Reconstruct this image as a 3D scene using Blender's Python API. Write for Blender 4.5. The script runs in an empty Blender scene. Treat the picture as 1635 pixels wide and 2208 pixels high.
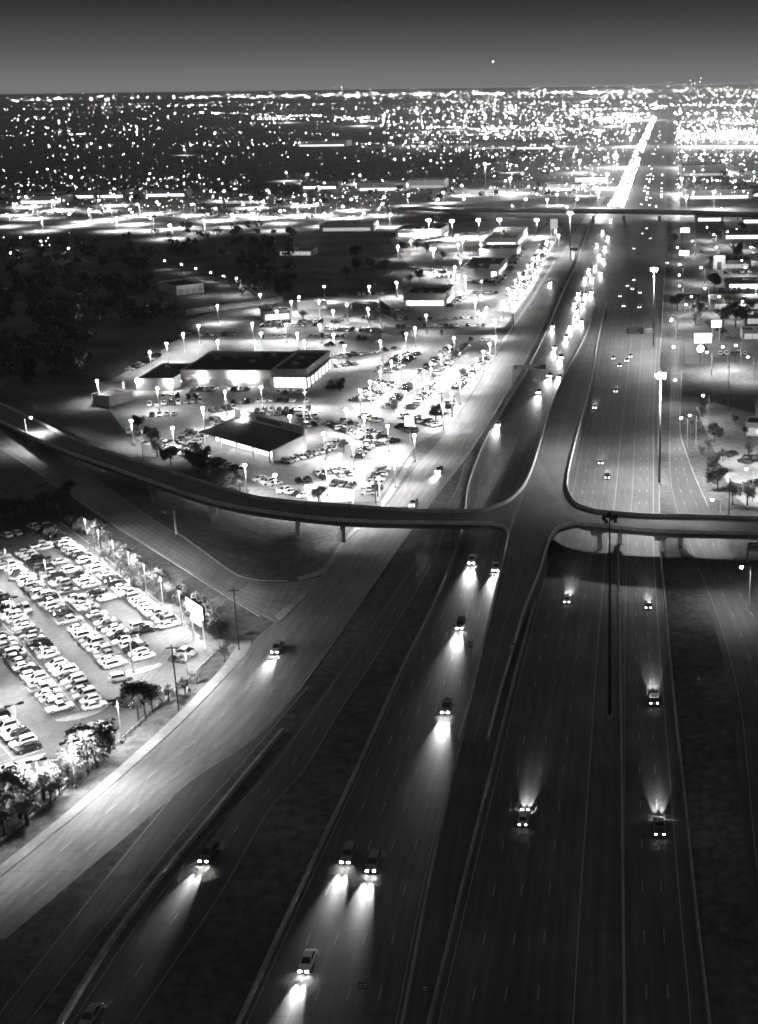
import bpy, math, random
import numpy as np
from mathutils import Vector, Matrix

# ------------------------------------------------------------------ camera, sky, exposure
FPX, PPX, PPY, HCAM, HOR, TILT = 2828.0, 1200.0, 1104.0, 115.0, 188.0, 0.0135
W_PX, H_PX = 1635.0, 2208.0
ROLL = math.atan(TILT)
PITCH = math.atan((PPY - HOR) * math.cos(ROLL) / FPX)
scene = bpy.context.scene
FWD = Vector((0, math.cos(PITCH), -math.sin(PITCH)))
_r = Vector((1, 0, 0)); _u = _r.cross(FWD)
RIGHT = _r * math.cos(ROLL) - _u * math.sin(ROLL)
UP = _u * math.cos(ROLL) + _r * math.sin(ROLL)
cam_data = bpy.data.cameras.new('camera')
cam = bpy.data.objects.new('camera', cam_data)
scene.collection.objects.link(cam)
m3 = Matrix((RIGHT, UP, -FWD)).transposed()
cam.matrix_world = Matrix.Translation((0, 0, HCAM)) @ m3.to_4x4()
cam_data.sensor_fit = 'VERTICAL'
cam_data.sensor_height = 36.0
cam_data.lens = 36.0 * FPX / H_PX
cam_data.shift_x = -(PPX - W_PX / 2) / H_PX
cam_data.shift_y = (PPY - H_PX / 2) / H_PX
cam_data.clip_start = 1.0
cam_data.clip_end = 200000.0
scene.camera = cam

world = bpy.data.worlds.new('World'); scene.world = world; world.use_nodes = True
nt = world.node_tree; nt.nodes.clear()
out = nt.nodes.new('ShaderNodeOutputWorld'); bg = nt.nodes.new('ShaderNodeBackground')
sky = nt.nodes.new('ShaderNodeTexSky'); sky.sky_type = 'NISHITA'; sky.sun_disc = False
sky.sun_elevation = math.radians(-4.0); sky.sun_rotation = math.radians(20.0)
bw = nt.nodes.new('ShaderNodeRGBToBW')
tc = nt.nodes.new('ShaderNodeTexCoord'); sep = nt.nodes.new('ShaderNodeSeparateXYZ')
ramp = nt.nodes.new('ShaderNodeValToRGB')
ramp.color_ramp.interpolation = 'B_SPLINE'
el = ramp.color_ramp.elements
el[0].position = 0.0; el[0].color = (0.200, 0.200, 0.200, 1)
el[1].position = 1.0; el[1].color = (0.012, 0.012, 0.012, 1)
for p_, v_ in ((0.010, 0.175), (0.025, 0.105), (0.045, 0.050), (0.066, 0.018), (0.12, 0.015), (0.3, 0.013)):
    e_ = el.new(p_); e_.color = (v_, v_, v_, 1)
mx = nt.nodes.new('ShaderNodeMath'); mx.operation = 'MULTIPLY_ADD'; mx.inputs[1].default_value = 0.02
bg.inputs['Strength'].default_value = 1.0
nt.links.new(tc.outputs['Generated'], sep.inputs[0])
nt.links.new(sep.outputs['Z'], ramp.inputs['Fac'])
nt.links.new(sky.outputs[0], bw.inputs[0]); nt.links.new(bw.outputs[0], mx.inputs[0])
nt.links.new(ramp.outputs['Color'], mx.inputs[2])
nt.links.new(mx.outputs[0], bg.inputs['Color']); nt.links.new(bg.outputs[0], out.inputs['Surface'])

fill_sun = bpy.data.lights.new('night_fill_sun', 'SUN'); fill_sun.energy = 0.20; fill_sun.angle = math.radians(150)  # wide soft sun added as fill to lift the blacks; no moon is up
fill_sun_o = bpy.data.objects.new('night_fill_sun', fill_sun); scene.collection.objects.link(fill_sun_o); fill_sun_o.rotation_euler = (math.radians(12), math.radians(8), 0)

scene.view_settings.view_transform = 'Standard'; scene.view_settings.look = 'None'
scene.view_settings.exposure = 0.0; scene.view_settings.gamma = 1.0
scene.view_settings.use_curve_mapping = False
cy = scene.cycles
cy.use_denoising = True
cy.max_bounces = 3; cy.diffuse_bounces = 1; cy.glossy_bounces = 1; cy.transmission_bounces = 1
cy.transparent_max_bounces = 4; cy.volume_bounces = 0
cy.sample_clamp_indirect = 0.6; cy.sample_clamp_direct = 0.0
cy.use_light_tree = True
cy.use_adaptive_sampling = True; cy.adaptive_threshold = 0.05
cy.caustics_reflective = False; cy.caustics_refractive = False
cy.pixel_filter_type = 'BLACKMAN_HARRIS'; cy.filter_width = 1.75
cy.light_sampling_threshold = 0.01

# ------------------------------------------------------------------ helpers
rnd = random.Random(7)
COL = scene.collection

def G(px, py, z=0.0):
    """point of the place at height z that a sight line through a traced photo position meets"""
    d = FWD * FPX + RIGHT * (px - PPX) - UP * (py - PPY)
    t = (z - HCAM) / d.z
    return Vector((d.x * t, d.y * t, z))

def proj(p):
    v = Vector(p) - Vector((0, 0, HCAM)); d = v.dot(FWD)
    return PPX + FPX * v.dot(RIGHT) / d, PPY - FPX * v.dot(UP) / d

class MB:
    def __init__(s): s.v = []; s.f = []; s.m = []
    def add(s, vs, fs, mi=0):
        o = len(s.v); s.v += [tuple(v) for v in vs]
        for f in fs: s.f.append(tuple(i + o for i in f)); s.m.append(mi)
    def box(s, x0, x1, y0, y1, z0, z1, mi=0, M=None):
        vs = [Vector(p) for p in ((x0,y0,z0),(x1,y0,z0),(x1,y1,z0),(x0,y1,z0),(x0,y0,z1),(x1,y0,z1),(x1,y1,z1),(x0,y1,z1))]
        if M is not None: vs = [M @ v for v in vs]
        s.add(vs, ((0,3,2,1),(4,5,6,7),(0,1,5,4),(1,2,6,5),(2,3,7,6),(3,0,4,7)), mi)
    def prism(s, pts, z0, z1, mi=0, bottom=False):
        n = len(pts)
        a = sum(pts[i][0]*pts[(i+1)%n][1]-pts[(i+1)%n][0]*pts[i][1] for i in range(n))
        if a < 0: pts = pts[::-1]
        vs = [(p[0],p[1],z0) for p in pts] + [(p[0],p[1],z1) for p in pts]
        fs = [tuple(range(n,2*n))] + [(i,(i+1)%n,(i+1)%n+n,i+n) for i in range(n)]
        if bottom: fs.append(tuple(range(n-1,-1,-1)))
        s.add(vs, fs, mi)
    def tube(s, p0, p1, r0, r1=None, n=8, mi=0, cap=True):
        p0, p1 = Vector(p0), Vector(p1); r1 = r0 if r1 is None else r1
        ax = (p1-p0).normalized(); a = ax.orthogonal().normalized(); b = ax.cross(a)
        vs = []
        for p, r in ((p0,r0),(p1,r1)):
            for k in range(n):
                t = 2*math.pi*k/n; vs.append(p + a*math.cos(t)*r + b*math.sin(t)*r)
        fs = [(k,(k+1)%n,(k+1)%n+n,k+n) for k in range(n)]
        if cap: fs += [tuple(range(n-1,-1,-1)), tuple(range(n,2*n))]
        s.add(vs, fs, mi)
    def ball(s, c, r, sz=1.0, n=8, k=5, mi=0):
        c = Vector(c); vs = [c+Vector((0,0,r*sz))]
        for i in range(1,k):
            t = math.pi*i/k
            for j in range(n):
                a = 2*math.pi*j/n; vs.append(c+Vector((r*math.sin(t)*math.cos(a), r*math.sin(t)*math.sin(a), r*sz*math.cos(t))))
        vs.append(c-Vector((0,0,r*sz))); L = len(vs)-1; fs = []
        for j in range(n):
            fs.append((0,1+j,1+(j+1)%n)); fs.append((L,L-n+(j+1)%n,L-n+j))
        for i in range(k-2):
            for j in range(n):
                a = 1+i*n; fs.append((a+j,a+n+j,a+n+(j+1)%n,a+(j+1)%n))
        s.add(vs, fs, mi)
    def mesh(s, name, mats, smooth=False):
        me = bpy.data.meshes.new(name); me.from_pydata(s.v, [], s.f)
        if not isinstance(mats, (list, tuple)): mats = [mats]
        for mm in mats: me.materials.append(mm)
        if len(mats) > 1: me.polygons.foreach_set('material_index', s.m)
        if smooth: me.polygons.foreach_set('use_smooth', [True]*len(me.polygons))
        me.update(); return me
    def build(s, name, mats, parent=None, smooth=False, loc=None):
        return link(name, s.mesh(name, mats, smooth), parent, loc)

def link(name, data, parent=None, loc=None, rz=None, sc=None):
    o = bpy.data.objects.new(name, data); COL.objects.link(o)
    if parent is not None: o.parent = parent
    if loc is not None: o.location = loc
    if rz is not None: o.rotation_euler = (0,0,rz)
    if sc is not None: o.scale = (sc,sc,sc) if isinstance(sc,(int,float)) else sc
    return o

def tag(o, label=None, cat=None, group=None, kind=None):
    if label: o['label'] = label
    if cat: o['category'] = cat
    if group: o['group'] = group
    if kind: o['kind'] = kind
    return o

def struct(o): o['kind'] = 'structure'; return o

ORD = ['first','second','third','fourth','fifth','sixth','seventh','eighth','ninth','tenth','eleventh','twelfth']
def nth(i):
    if i < 12: return ORD[i]
    n = i+1; s = 'th' if 10 <= n % 100 <= 20 else {1:'st',2:'nd',3:'rd'}.get(n % 10,'th')
    return '%d%s' % (n, s)

def copy_tree(o, parent=None):
    c = o.copy(); COL.objects.link(c); c.parent = parent
    for ch in list(o.children): copy_tree(ch, c)
    return c

# ------------------------------------------------------------------ materials (all grey: the photograph is black and white)
def mat(name, v, rough=0.7, var=0.0, scale=1.0, spec=0.3, bump=0.0, stretch=(1,1,1), var2=0.0, scale2=0.05, metal=0.0):
    m = bpy.data.materials.new(name); m.use_nodes = True
    n = m.node_tree.nodes; l = m.node_tree.links; b = n['Principled BSDF']
    b.inputs['Base Color'].default_value = (v,v,v,1); b.inputs['Roughness'].default_value = rough
    b.inputs['Specular IOR Level'].default_value = spec; b.inputs['Metallic'].default_value = metal
    if var > 0 or bump > 0:
        t = n.new('ShaderNodeNewGeometry'); mp = n.new('ShaderNodeMapping'); mp.inputs['Scale'].default_value = stretch
        l.new(t.outputs['Position'], mp.inputs[0])
        t1 = n.new('ShaderNodeTexNoise'); t1.inputs['Scale'].default_value = scale; t1.inputs['Detail'].default_value = 5
        t1.inputs['Roughness'].default_value = 0.65
        l.new(mp.outputs[0], t1.inputs['Vector'])
        mr = n.new('ShaderNodeMapRange'); mr.inputs[1].default_value = 0.3; mr.inputs[2].default_value = 0.7
        mr.inputs[3].default_value = v*(1-var); mr.inputs[4].default_value = v*(1+var)
        l.new(t1.outputs[0], mr.inputs[0]); last = mr.outputs[0]
        if var2 > 0:
            t2 = n.new('ShaderNodeTexNoise'); t2.inputs['Scale'].default_value = scale2; t2.inputs['Detail'].default_value = 4
            l.new(t.outputs['Position'], t2.inputs['Vector'])
            m2 = n.new('ShaderNodeMapRange'); m2.inputs[1].default_value = 0.3; m2.inputs[2].default_value = 0.7
            m2.inputs[3].default_value = 1-var2; m2.inputs[4].default_value = 1+var2
            l.new(t2.outputs[0], m2.inputs[0])
            mu = n.new('ShaderNodeMath'); mu.operation = 'MULTIPLY'; l.new(last, mu.inputs[0]); l.new(m2.outputs[0], mu.inputs[1]); last = mu.outputs[0]
        cb = n.new('ShaderNodeCombineColor')
        for k in range(3): l.new(last, cb.inputs[k])
        l.new(cb.outputs[0], b.inputs['Base Color'])
        if bump > 0:
            bp = n.new('ShaderNodeBump'); bp.inputs['Strength'].default_value = bump; bp.inputs['Distance'].default_value = 0.3
            l.new(t1.outputs[0], bp.inputs['Height']); l.new(bp.outputs[0], b.inputs['Normal'])
    return m

def road_mat(name, v, lanes, joint=9.0, rough=0.62):
    m = mat(name, v, rough, 0.22, 0.9, 0.35, 0.04, stretch=(1.0,0.06,1.0), var2=0.22, scale2=0.06)
    n = m.node_tree.nodes; l = m.node_tree.links; bs = n['Principled BSDF']; src = bs.inputs['Base Color'].links[0].from_socket
    uv = n.new('ShaderNodeUVMap'); uv.uv_map = 'along'; sp = n.new('ShaderNodeSeparateXYZ'); l.new(uv.outputs[0], sp.inputs[0])
    def math_(op, a, b=None):
        q = n.new('ShaderNodeMath'); q.operation = op
        for k, z in enumerate((a, b)):
            if z is None: continue
            if isinstance(z, (int, float)): q.inputs[k].default_value = z
            else: l.new(z, q.inputs[k])
        return q.outputs[0]
    tr = math_('MULTIPLY_ADD', math_('COSINE', math_('MULTIPLY', sp.outputs[0], lanes*4*math.pi)), 0.10); tr.node.inputs[2].default_value = 0.92
    jt = math_('MULTIPLY_ADD', math_('LESS_THAN', math_('FRACT', math_('MULTIPLY', sp.outputs[1], 1/joint)), 0.02), -0.35); jt.node.inputs[2].default_value = 1.0
    lj = math_('MULTIPLY_ADD', math_('LESS_THAN', math_('FRACT', math_('ADD', math_('MULTIPLY', sp.outputs[0], lanes), 0.5)), 0.025), -0.4); lj.node.inputs[2].default_value = 1.0
    wn = n.new('ShaderNodeTexWhiteNoise'); wn.noise_dimensions = '2D'; cb = n.new('ShaderNodeCombineXYZ')
    l.new(math_('FLOOR', math_('ADD', math_('MULTIPLY', sp.outputs[0], lanes), 0.5)), cb.inputs[0]); l.new(math_('FLOOR', math_('MULTIPLY', sp.outputs[1], 1/(joint*3))), cb.inputs[1]); l.new(cb.outputs[0], wn.inputs['Vector'])
    pt = math_('MULTIPLY_ADD', wn.outputs[0], 0.22); pt.node.inputs[2].default_value = 0.88
    f = math_('MULTIPLY', math_('MULTIPLY', tr, jt), math_('MULTIPLY', lj, pt))
    mx_ = n.new('ShaderNodeVectorMath'); mx_.operation = 'SCALE'; l.new(src, mx_.inputs[0]); l.new(f, mx_.inputs['Scale']); l.new(mx_.outputs[0], bs.inputs['Base Color'])
    return m

def glow(name, strength):
    m = bpy.data.materials.new(name); m.use_nodes = True
    n = m.node_tree.nodes; n.clear(); e = n.new('ShaderNodeEmission'); o = n.new('ShaderNodeOutputMaterial')
    e.inputs['Strength'].default_value = strength; m.node_tree.links.new(e.outputs[0], o.inputs[0])
    m.cycles.emission_sampling = 'NONE'
    return m

M_GRASS = mat('dry_grass', 0.10, 0.95, 0.5, 0.5, 0.1, 0.5, var2=0.5, scale2=0.03)
M_ASPH = mat('road_asphalt', 0.085, 0.62, 0.28, 0.9, 0.35, 0.05, stretch=(1.0,0.06,1.0), var2=0.25, scale2=0.06)
M_FRONT = mat('frontage_concrete', 0.17, 0.7, 0.25, 0.7, 0.3, 0.05, stretch=(1,0.25,1), var2=0.3, scale2=0.07)
M_LOT = mat('lot_asphalt', 0.115, 0.75, 0.22, 0.8, 0.25, 0.05, var2=0.25, scale2=0.08)
M_FWY5 = road_mat('freeway_surface_south', 0.085, 5); M_FWY7 = road_mat('freeway_surface_north', 0.095, 8)
M_FR3 = road_mat('frontage_surface', 0.17, 3, 6.0, 0.7); M_SV3 = road_mat('service_surface', 0.085, 3, 6.0, 0.7); M_RP2 = road_mat('ramp_surface', 0.08, 2, 12.0)
M_CLOT = mat('lot_concrete', 0.25, 0.75, 0.32, 0.5, 0.25, 0.05, var2=0.35, scale2=0.05)
M_DECK = mat('bridge_concrete_deck', 0.125, 0.7, 0.2, 0.9, 0.3, 0.04, var2=0.2, scale2=0.08)
M_CONC = mat('concrete', 0.30, 0.8, 0.25, 0.8, 0.2, 0.05, var2=0.2, scale2=0.1)
M_PARA = mat('parapet_concrete', 0.52, 0.8, 0.2, 0.8, 0.2, 0.04, var2=0.25, scale2=0.12)
M_WALK = mat('sidewalk_concrete', 0.26, 0.8, 0.2, 0.7, 0.2, 0.04, var2=0.2, scale2=0.15)
M_PAINT = mat('road_paint', 0.32, 0.6, 0.3, 2.0, 0.3)
M_PAINT_OLD = mat('worn_road_paint', 0.26, 0.6, 0.45, 1.2, 0.3)
M_ROOF = mat('dark_roofing', 0.05, 0.85, 0.25, 0.4, 0.2, var2=0.2)
M_WALL = mat('pale_wall', 0.55, 0.7, 0.1, 0.5, 0.2)
M_WALLG = mat('grey_wall', 0.30, 0.75, 0.15, 0.5, 0.2)
M_DARK = mat('dark_metal', 0.025, 0.5, 0.0, 1, 0.4)
M_STEEL = mat('galvanised_steel', 0.38, 0.45, 0.15, 3.0, 0.5, metal=0.3)
M_WOOD = mat('pole_wood', 0.05, 0.9, 0.3, 4.0, 0.1)
M_BARK = mat('bark', 0.06, 0.95, 0.3, 5.0, 0.1)
M_LEAF = [mat('leaves_%s' % n, v, 0.55, 0.35, 1.5, 0.3) for n, v in (('dark',0.035),('mid',0.085),('pale',0.12))]
M_TYRE = mat('tyre_rubber', 0.02, 0.85)
M_RIM = mat('wheel_rim', 0.4, 0.35, spec=0.5, metal=0.6)
M_GLASS = mat('car_glass', 0.015, 0.08, spec=0.6)
PAINTS = [('white',0.78),('silver',0.50),('grey',0.22),('dark grey',0.08),('black',0.025)]
M_CAR = [mat('car_paint_' + n.replace(' ','_'), v, 0.25, spec=0.55) for n, v in PAINTS]
M_SIGNBACK = mat('sign_panel', 0.13, 0.5, 0.15, 2.0, 0.4)
M_SIGNTXT = mat('sign_lettering', 0.65, 0.5)
M_WINDOW = glow('lit_shop_glass', 2.2)
M_WINDIM = glow('dim_lit_glass', 0.5)
M_LAMP = glow('lamp_lens', 420.0)
M_LAMPBIG = glow('mast_lamp_lens', 500.0)
M_LAMPFAR = [glow('distant_lamp_lens_%s' % n_, v_) for n_, v_ in (('dim',7.0),('mid',32.0),('bright',140.0),('blazing',800.0),('skyline',1500.0))]
M_HEAD = glow('headlamp_lens', 420.0)
M_TAIL = glow('tail_lamp_lens', 20.0)
M_SIGNLIT = glow('lit_sign_face', 5.0)

# ------------------------------------------------------------------ polylines
def world_line(pts):
    return [G(p[0], p[1], p[2] if len(p) > 2 else 0.0) for p in pts]

def smooth(pts, step=6.0):
    """Catmull-Rom through world points"""
    P = [2*pts[0]-pts[1]] + list(pts) + [2*pts[-1]-pts[-2]]; outp = []
    for i in range(1, len(P)-2):
        a, b, c, d = P[i-1], P[i], P[i+1], P[i+2]; L = (c-b).length
        n = max(2, min(60, int(L/step)))
        for k in range(n):
            t = k/n; t2 = t*t; t3 = t2*t
            # chord-limited tangents keep unevenly traced lines from overshooting
            m1 = (c-a).normalized()*L*0.9; m2 = (d-b).normalized()*L*0.9
            outp.append(b*(2*t3-3*t2+1) + m1*(t3-2*t2+t) + c*(-2*t3+3*t2) + m2*(t3-t2))
    outp.append(P[-2]); return outp

def resample(pts, n):
    d = [0.0]
    for i in range(1, len(pts)): d.append(d[-1] + (pts[i]-pts[i-1]).length)
    res = []; j = 0
    for k in range(n):
        s = d[-1]*k/(n-1)
        while j < len(d)-2 and d[j+1] < s: j += 1
        t = (s-d[j])/max(1e-9, d[j+1]-d[j]); res.append(pts[j].lerp(pts[j+1], t))
    return res

def at_fwd(pts, n, y0, y1):
    """resample a roughly northbound line at equal world-y stations (so two edges stay abreast)"""
    ys = [p.y for p in pts]; q = sorted(pts, key=lambda p: p.y); Y = [p.y for p in q]
    res = []
    for k in range(n):
        t = k/(n-1); y = y0*(y1/y0)**t
        y = min(max(y, Y[0]), Y[-1])
        res.append(Vector((float(np.interp(y, Y, [p.x for p in q])), y, float(np.interp(y, Y, [p.z for p in q])))))
    return res

def ribbon(name, L, R, mats, dz=0.0, parent=None):
    b = MB(); n = len(L); vs = []
    for a, c in zip(L, R): vs += [(a.x,a.y,a.z+dz), (c.x,c.y,c.z+dz)]
    b.add(vs, [(2*i,2*i+1,2*i+3,2*i+2) for i in range(n-1)])
    o = b.build(name, mats, parent); uv = o.data.uv_layers.new(name='along'); s_ = 0.0; ds = [0.0]
    for i in range(1, n): s_ += ((L[i]+R[i])-(L[i-1]+R[i-1])).length/2; ds.append(s_)
    for pl in o.data.polygons:
        for li in pl.loop_indices: vi = o.data.loops[li].vertex_index; uv.data[li].uv = (float(vi % 2), ds[vi//2])
    fix_up(o); return o

def fix_up(o):
    me = o.data
    flip = [p for p in me.polygons if p.normal.z < 0]
    for p in flip: p.flip()
    me.update()

def sheet(name, px, z, m, kind='structure'):
    b = MB(); pts = [G(p[0],p[1]) for p in px]
    b.add([(p.x,p.y,z) for p in pts], [tuple(range(len(pts)))])
    o = b.build(name, m); fix_up(o); o['kind'] = kind; return o

def wall_along(mb, pts, h, w0, w1=None, dz=0.0, mi=0):
    """tapered wall (barrier profile) swept along world points"""
    w1 = w0 if w1 is None else w1; n = len(pts); vs = []
    for i, p in enumerate(pts):
        a = pts[max(0,i-1)]; c = pts[min(n-1,i+1)]; t = (c-a); t.z = 0
        if t.length < 1e-6: t = Vector((0,1,0))
        t.normalize(); s = Vector((t.y,-t.x,0)); z0 = p.z+dz
        for off, z in ((-w0/2,z0),(-w1/2,z0+h),(w1/2,z0+h),(w0/2,z0)):
            q = p + s*off; vs.append((q.x,q.y,z))
    fs = []
    for i in range(n-1):
        for k in range(3): fs.append((4*i+k, 4*i+k+1, 4*i+5+k, 4*i+4+k))
    fs.append((3,2,1,0)); e = 4*(n-1); fs.append((e,e+1,e+2,e+3))
    mb.add(vs, fs, mi)

def dashes(name, L, R, f, m, dash=3.0, gap=9.0, w=0.15, dz=0.012, parent=None, y0=0, y1=1e9):
    c = [a.lerp(b_, f) for a, b_ in zip(L, R)]; b = MB()
    tot = [0.0]
    for i in range(1,len(c)): tot.append(tot[-1]+(c[i]-c[i-1]).length)
    def pt(s):
        i = int(np.searchsorted(tot, s))-1; i = max(0, min(len(c)-2, i))
        t = (s-tot[i])/max(1e-9, tot[i+1]-tot[i]); d = (c[i+1]-c[i]).normalized(); return c[i].lerp(c[i+1], t), d
    s = 0.0
    while s < tot[-1]-dash:
        p, d = pt(s); q, _ = pt(s+dash)
        if y0 < p.y < y1:
            sd = Vector((d.y,-d.x,0)).normalized()*w/2
            b.add([(p-sd)+Vector((0,0,dz)),(p+sd)+Vector((0,0,dz)),(q+sd)+Vector((0,0,dz)),(q-sd)+Vector((0,0,dz))],[(0,1,2,3)])
        s += dash+gap
    if b.f:
        o = b.build(name, m, parent); fix_up(o); return o

def solid(name, L, R, f, m, w=0.16, dz=0.012, parent=None, y0=0, y1=1e9):
    c = [a.lerp(b_, f) for a, b_ in zip(L, R)]; c = [p for p in c if y0 < p.y < y1]; A=[]; B=[]
    for i, p in enumerate(c):
        t = (c[min(i+1,len(c)-1)]-c[max(i-1,0)]); s = Vector((t.y,-t.x,0)).normalized()*w/2; A.append(p-s); B.append(p+s)
    return ribbon(name, A, B, m, dz, parent)

# ------------------------------------------------------------------ the ground
gb = MB()
rings = [-400, -100, 0, 100, 200, 300, 400, 500, 600, 800, 1000, 1500, 2500, 5000, 10000, 20000, 40000, 90000]
xs = [-60000, -20000, -8000, -3000, -1500, -800, -400, -200, -100, 0, 100, 200, 400, 800, 1500, 3000, 8000, 20000, 60000]
gb.add([(x,y,0) for y in rings for x in xs], [(r*len(xs)+c, r*len(xs)+c+1, (r+1)*len(xs)+c+1, (r+1)*len(xs)+c) for r in range(len(rings)-1) for c in range(len(xs)-1)])
struct(gb.build('ground', M_GRASS))

# ------------------------------------------------------------------ roads
MLl = [(1426,236),(1401,262),(1371,320),(1341,380),(1318,430),(1275,480),(1240,575),(1214,630),(1180,712),(1138,796),(1050,945),(1012,1040),(1002,1105),(991,1164),(975,1209),(940,1295),(904,1370),(865,1448),(818,1554),(752,1698),(640,1935),(515,2208),(470,2300)]
MLr = [(1432,236),(1408,275),(1385,340),(1362,410),(1338,480),(1317,552),(1306,589),(1281,653),(1272,695),(1247,746),(1216,800),(1192,850),(1166,915),(1142,990),(1120,1050),(1104,1110),(1090,1173),(1076,1235),(1061,1309),(1037,1410),(1010,1530),(975,1680),(930,1880),(868,2208),(850,2300)]
MRl = [(1436,236),(1416,275),(1396,340),(1378,410),(1360,477),(1345,541),(1327,610),(1304,687),(1289,767),(1280,830),(1266,890),(1252,950),(1236,1030),(1224,1085),(1205,1140),(1180,1204),(1167,1247),(1136,1360),(1103,1488),(1072,1616),(1051,1697),(1000,1900),(925,2208),(900,2300)]
MRr = [(1445,236),(1441,275),(1438,340),(1437,410),(1440,477),(1438,541),(1432,610),(1427,700),(1422,800),(1419,900),(1421,1000),(1422,1090),(1423,1152),(1427,1212),(1439,1352),(1450,1468),(1474,1697),(1500,1950),(1530,2208),(1540,2300)]
FLl = [(1290,425),(1247,490),(1203,560),(1159,635),(1104,718),(1060,783),(1008,868),(957,940),(895,1010),(829,1096),(752,1164),(697,1237),(599,1336),(548,1380),(520,1425),(380,1572),(180,1745),(0,1895),(-160,2030)]
FLr = [(1306,425),(1262,495),(1230,580),(1205,628),(1170,710),(1126,796),(1085,865),(1025,957),(960,1045),(889,1143),(830,1225),(770,1310),(709,1401),(640,1495),(560,1585),(480,1640),(411,1685),(331,1755),(150,1908),(0,2036),(-160,2170)]
RPl = [(640,1478),(600,1515),(500,1595),(411,1667),(321,1775),(200,1925),(0,2180),(-60,2260)]
RPr = [(668,1480),(640,1512),(560,1608),(500,1680),(440,1745),(330,1878),(150,2098),(40,2240)]
CLl = [(1000,1000),(985,1050),(940,1130),(880,1230),(760,1405),(660,1545),(560,1680),(445,1790),(335,1920),(234,2055),(115,2240)]
CLr = [(1022,1000),(1010,1050),(965,1130),(936,1209),(810,1420),(732,1538),(658,1663),(592,1735),(562,1785),(481,1931),(401,2051),(270,2240)]
FRl = [(1448,245),(1448,340),(1450,477),(1450,600),(1447,800),(1442,950),(1440,1040),(1455,1108),(1472,1156),(1501,1235),(1544,1360),(1579,1527),(1592,1655),(1604,1800),(1625,2000),(1655,2300)]
FRr = [(1458,245),(1462,340),(1467,477),(1470,600),(1472,800),(1468,933),(1484,986),(1502,1034),(1529,1093),(1559,1158),(1583,1208),(1660,1320),(1740,1450),(1790,1620),(1815,1800),(1850,2000),(1900,2300)]

def road(name, Lp, Rp, m, z, n=110):
    L = smooth(world_line(Lp)); R = smooth(world_line(Rp))
    y0 = max(min(p.y for p in L), min(p.y for p in R)); y1 = min(max(p.y for p in L), max(p.y for p in R))
    L = at_fwd(L, n, y0, y1); R = at_fwd(R, n, y0, y1)
    for p in L+R: p.z = z
    o = struct(ribbon(name, L, R, m)); return o, L, R

ml, ML_L, ML_R = road('southbound_freeway', MLl, MLr, M_FWY5, 0.040)
mr, MR_L, MR_R = road('northbound_freeway', MRl, MRr, M_FWY7, 0.040)
fl, FL_L, FL_R = road('frontage_road', FLl, FLr, M_FR3, 0.052)
rp, RP_L, RP_R = road('frontage_slip_ramp', RPl, RPr, M_RP2, 0.030, 50)
cl, CL_L, CL_R = road('exit_lane', CLl, CLr, M_RP2, 0.030, 60)
fr, FR_L, FR_R = road('service_road', FRl, FRr, M_SV3, 0.052)

struct(ribbon('median_pavement', ML_R, MR_L, M_ASPH, -0.012))
for f in (0.22, 0.42, 0.62, 0.82): dashes('lane_marking', ML_L, ML_R, f, M_PAINT, parent=ml, y1=900)
solid('edge_line', ML_L, ML_R, 0.05, M_PAINT_OLD, parent=ml, y1=900)
solid('edge_line', ML_L, ML_R, 0.96, M_PAINT_OLD, parent=ml, y1=900)
for f in (0.14, 0.26, 0.38): dashes('lane_marking', MR_L, MR_R, f, M_PAINT, parent=mr, y1=900)
solid('edge_line', MR_L, MR_R, 0.035, M_PAINT_OLD, parent=mr, y1=900)
solid('edge_line', MR_L, MR_R, 0.515, M_PAINT, parent=mr, y1=700)
solid('edge_line', MR_L, MR_R, 0.70, M_PAINT_OLD, parent=mr, y1=700)
for f in (0.78, 0.86): dashes('lane_marking', MR_L, MR_R, f, M_PAINT, parent=mr, y1=900)
solid('edge_line', MR_L, MR_R, 0.935, M_PAINT, parent=mr, y1=700)
for f in (0.36, 0.68): dashes('lane_marking', FL_L, FL_R, f, M_PAINT, parent=fl, y1=900)
solid('edge_line', FL_L, FL_R, 0.94, M_PAINT_OLD, parent=fl, y0=215, y1=700)
for f in (0.36, 0.68): dashes('lane_marking', FR_L, FR_R, f, M_PAINT, parent=fr, y1=700)
solid('edge_line', FR_L, FR_R, 0.10, M_PAINT_OLD, parent=fr, y1=520)
solid('edge_line', RP_L, RP_R, 0.06, M_PAINT_OLD, parent=rp); solid('edge_line', RP_L, RP_R, 0.93, M_PAINT_OLD, parent=rp)
solid('edge_line', CL_L, CL_R, 0.12, M_PAINT_OLD, parent=cl); solid('edge_line', CL_L, CL_R, 0.95, M_PAINT_OLD, parent=cl)
dashes('lane_marking', CL_L, CL_R, 0.55, M_PAINT, parent=cl)

# cross street on the west side, curving into the frontage road
CSl = [(-120,895),(0,968),(150,1065),(245,1130),(340,1190),(410,1233),(503,1291),(560,1325),(610,1352)]
CSr = [(-60,845),(60,905),(150,985),(253,1065),(342,1127),(384,1151),(445,1196),(514,1244),(560,1256),(620,1258),(690,1245)]
CS_L = resample(smooth(world_line(CSl)), 60); CS_R = resample(smooth(world_line(CSr)), 60)
for p in CS_L+CS_R: p.z = 0.036
cs = struct(ribbon('cross_street', CS_L, CS_R, M_FR3))
dashes('lane_marking', CS_L, CS_R, 0.5, M_PAINT_OLD, parent=cs); solid('edge_line', CS_L, CS_R, 0.03, M_PAINT_OLD, parent=cs, w=0.25); solid('edge_line', CS_L, CS_R, 0.97, M_PAINT_OLD, parent=cs, w=0.25)

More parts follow.
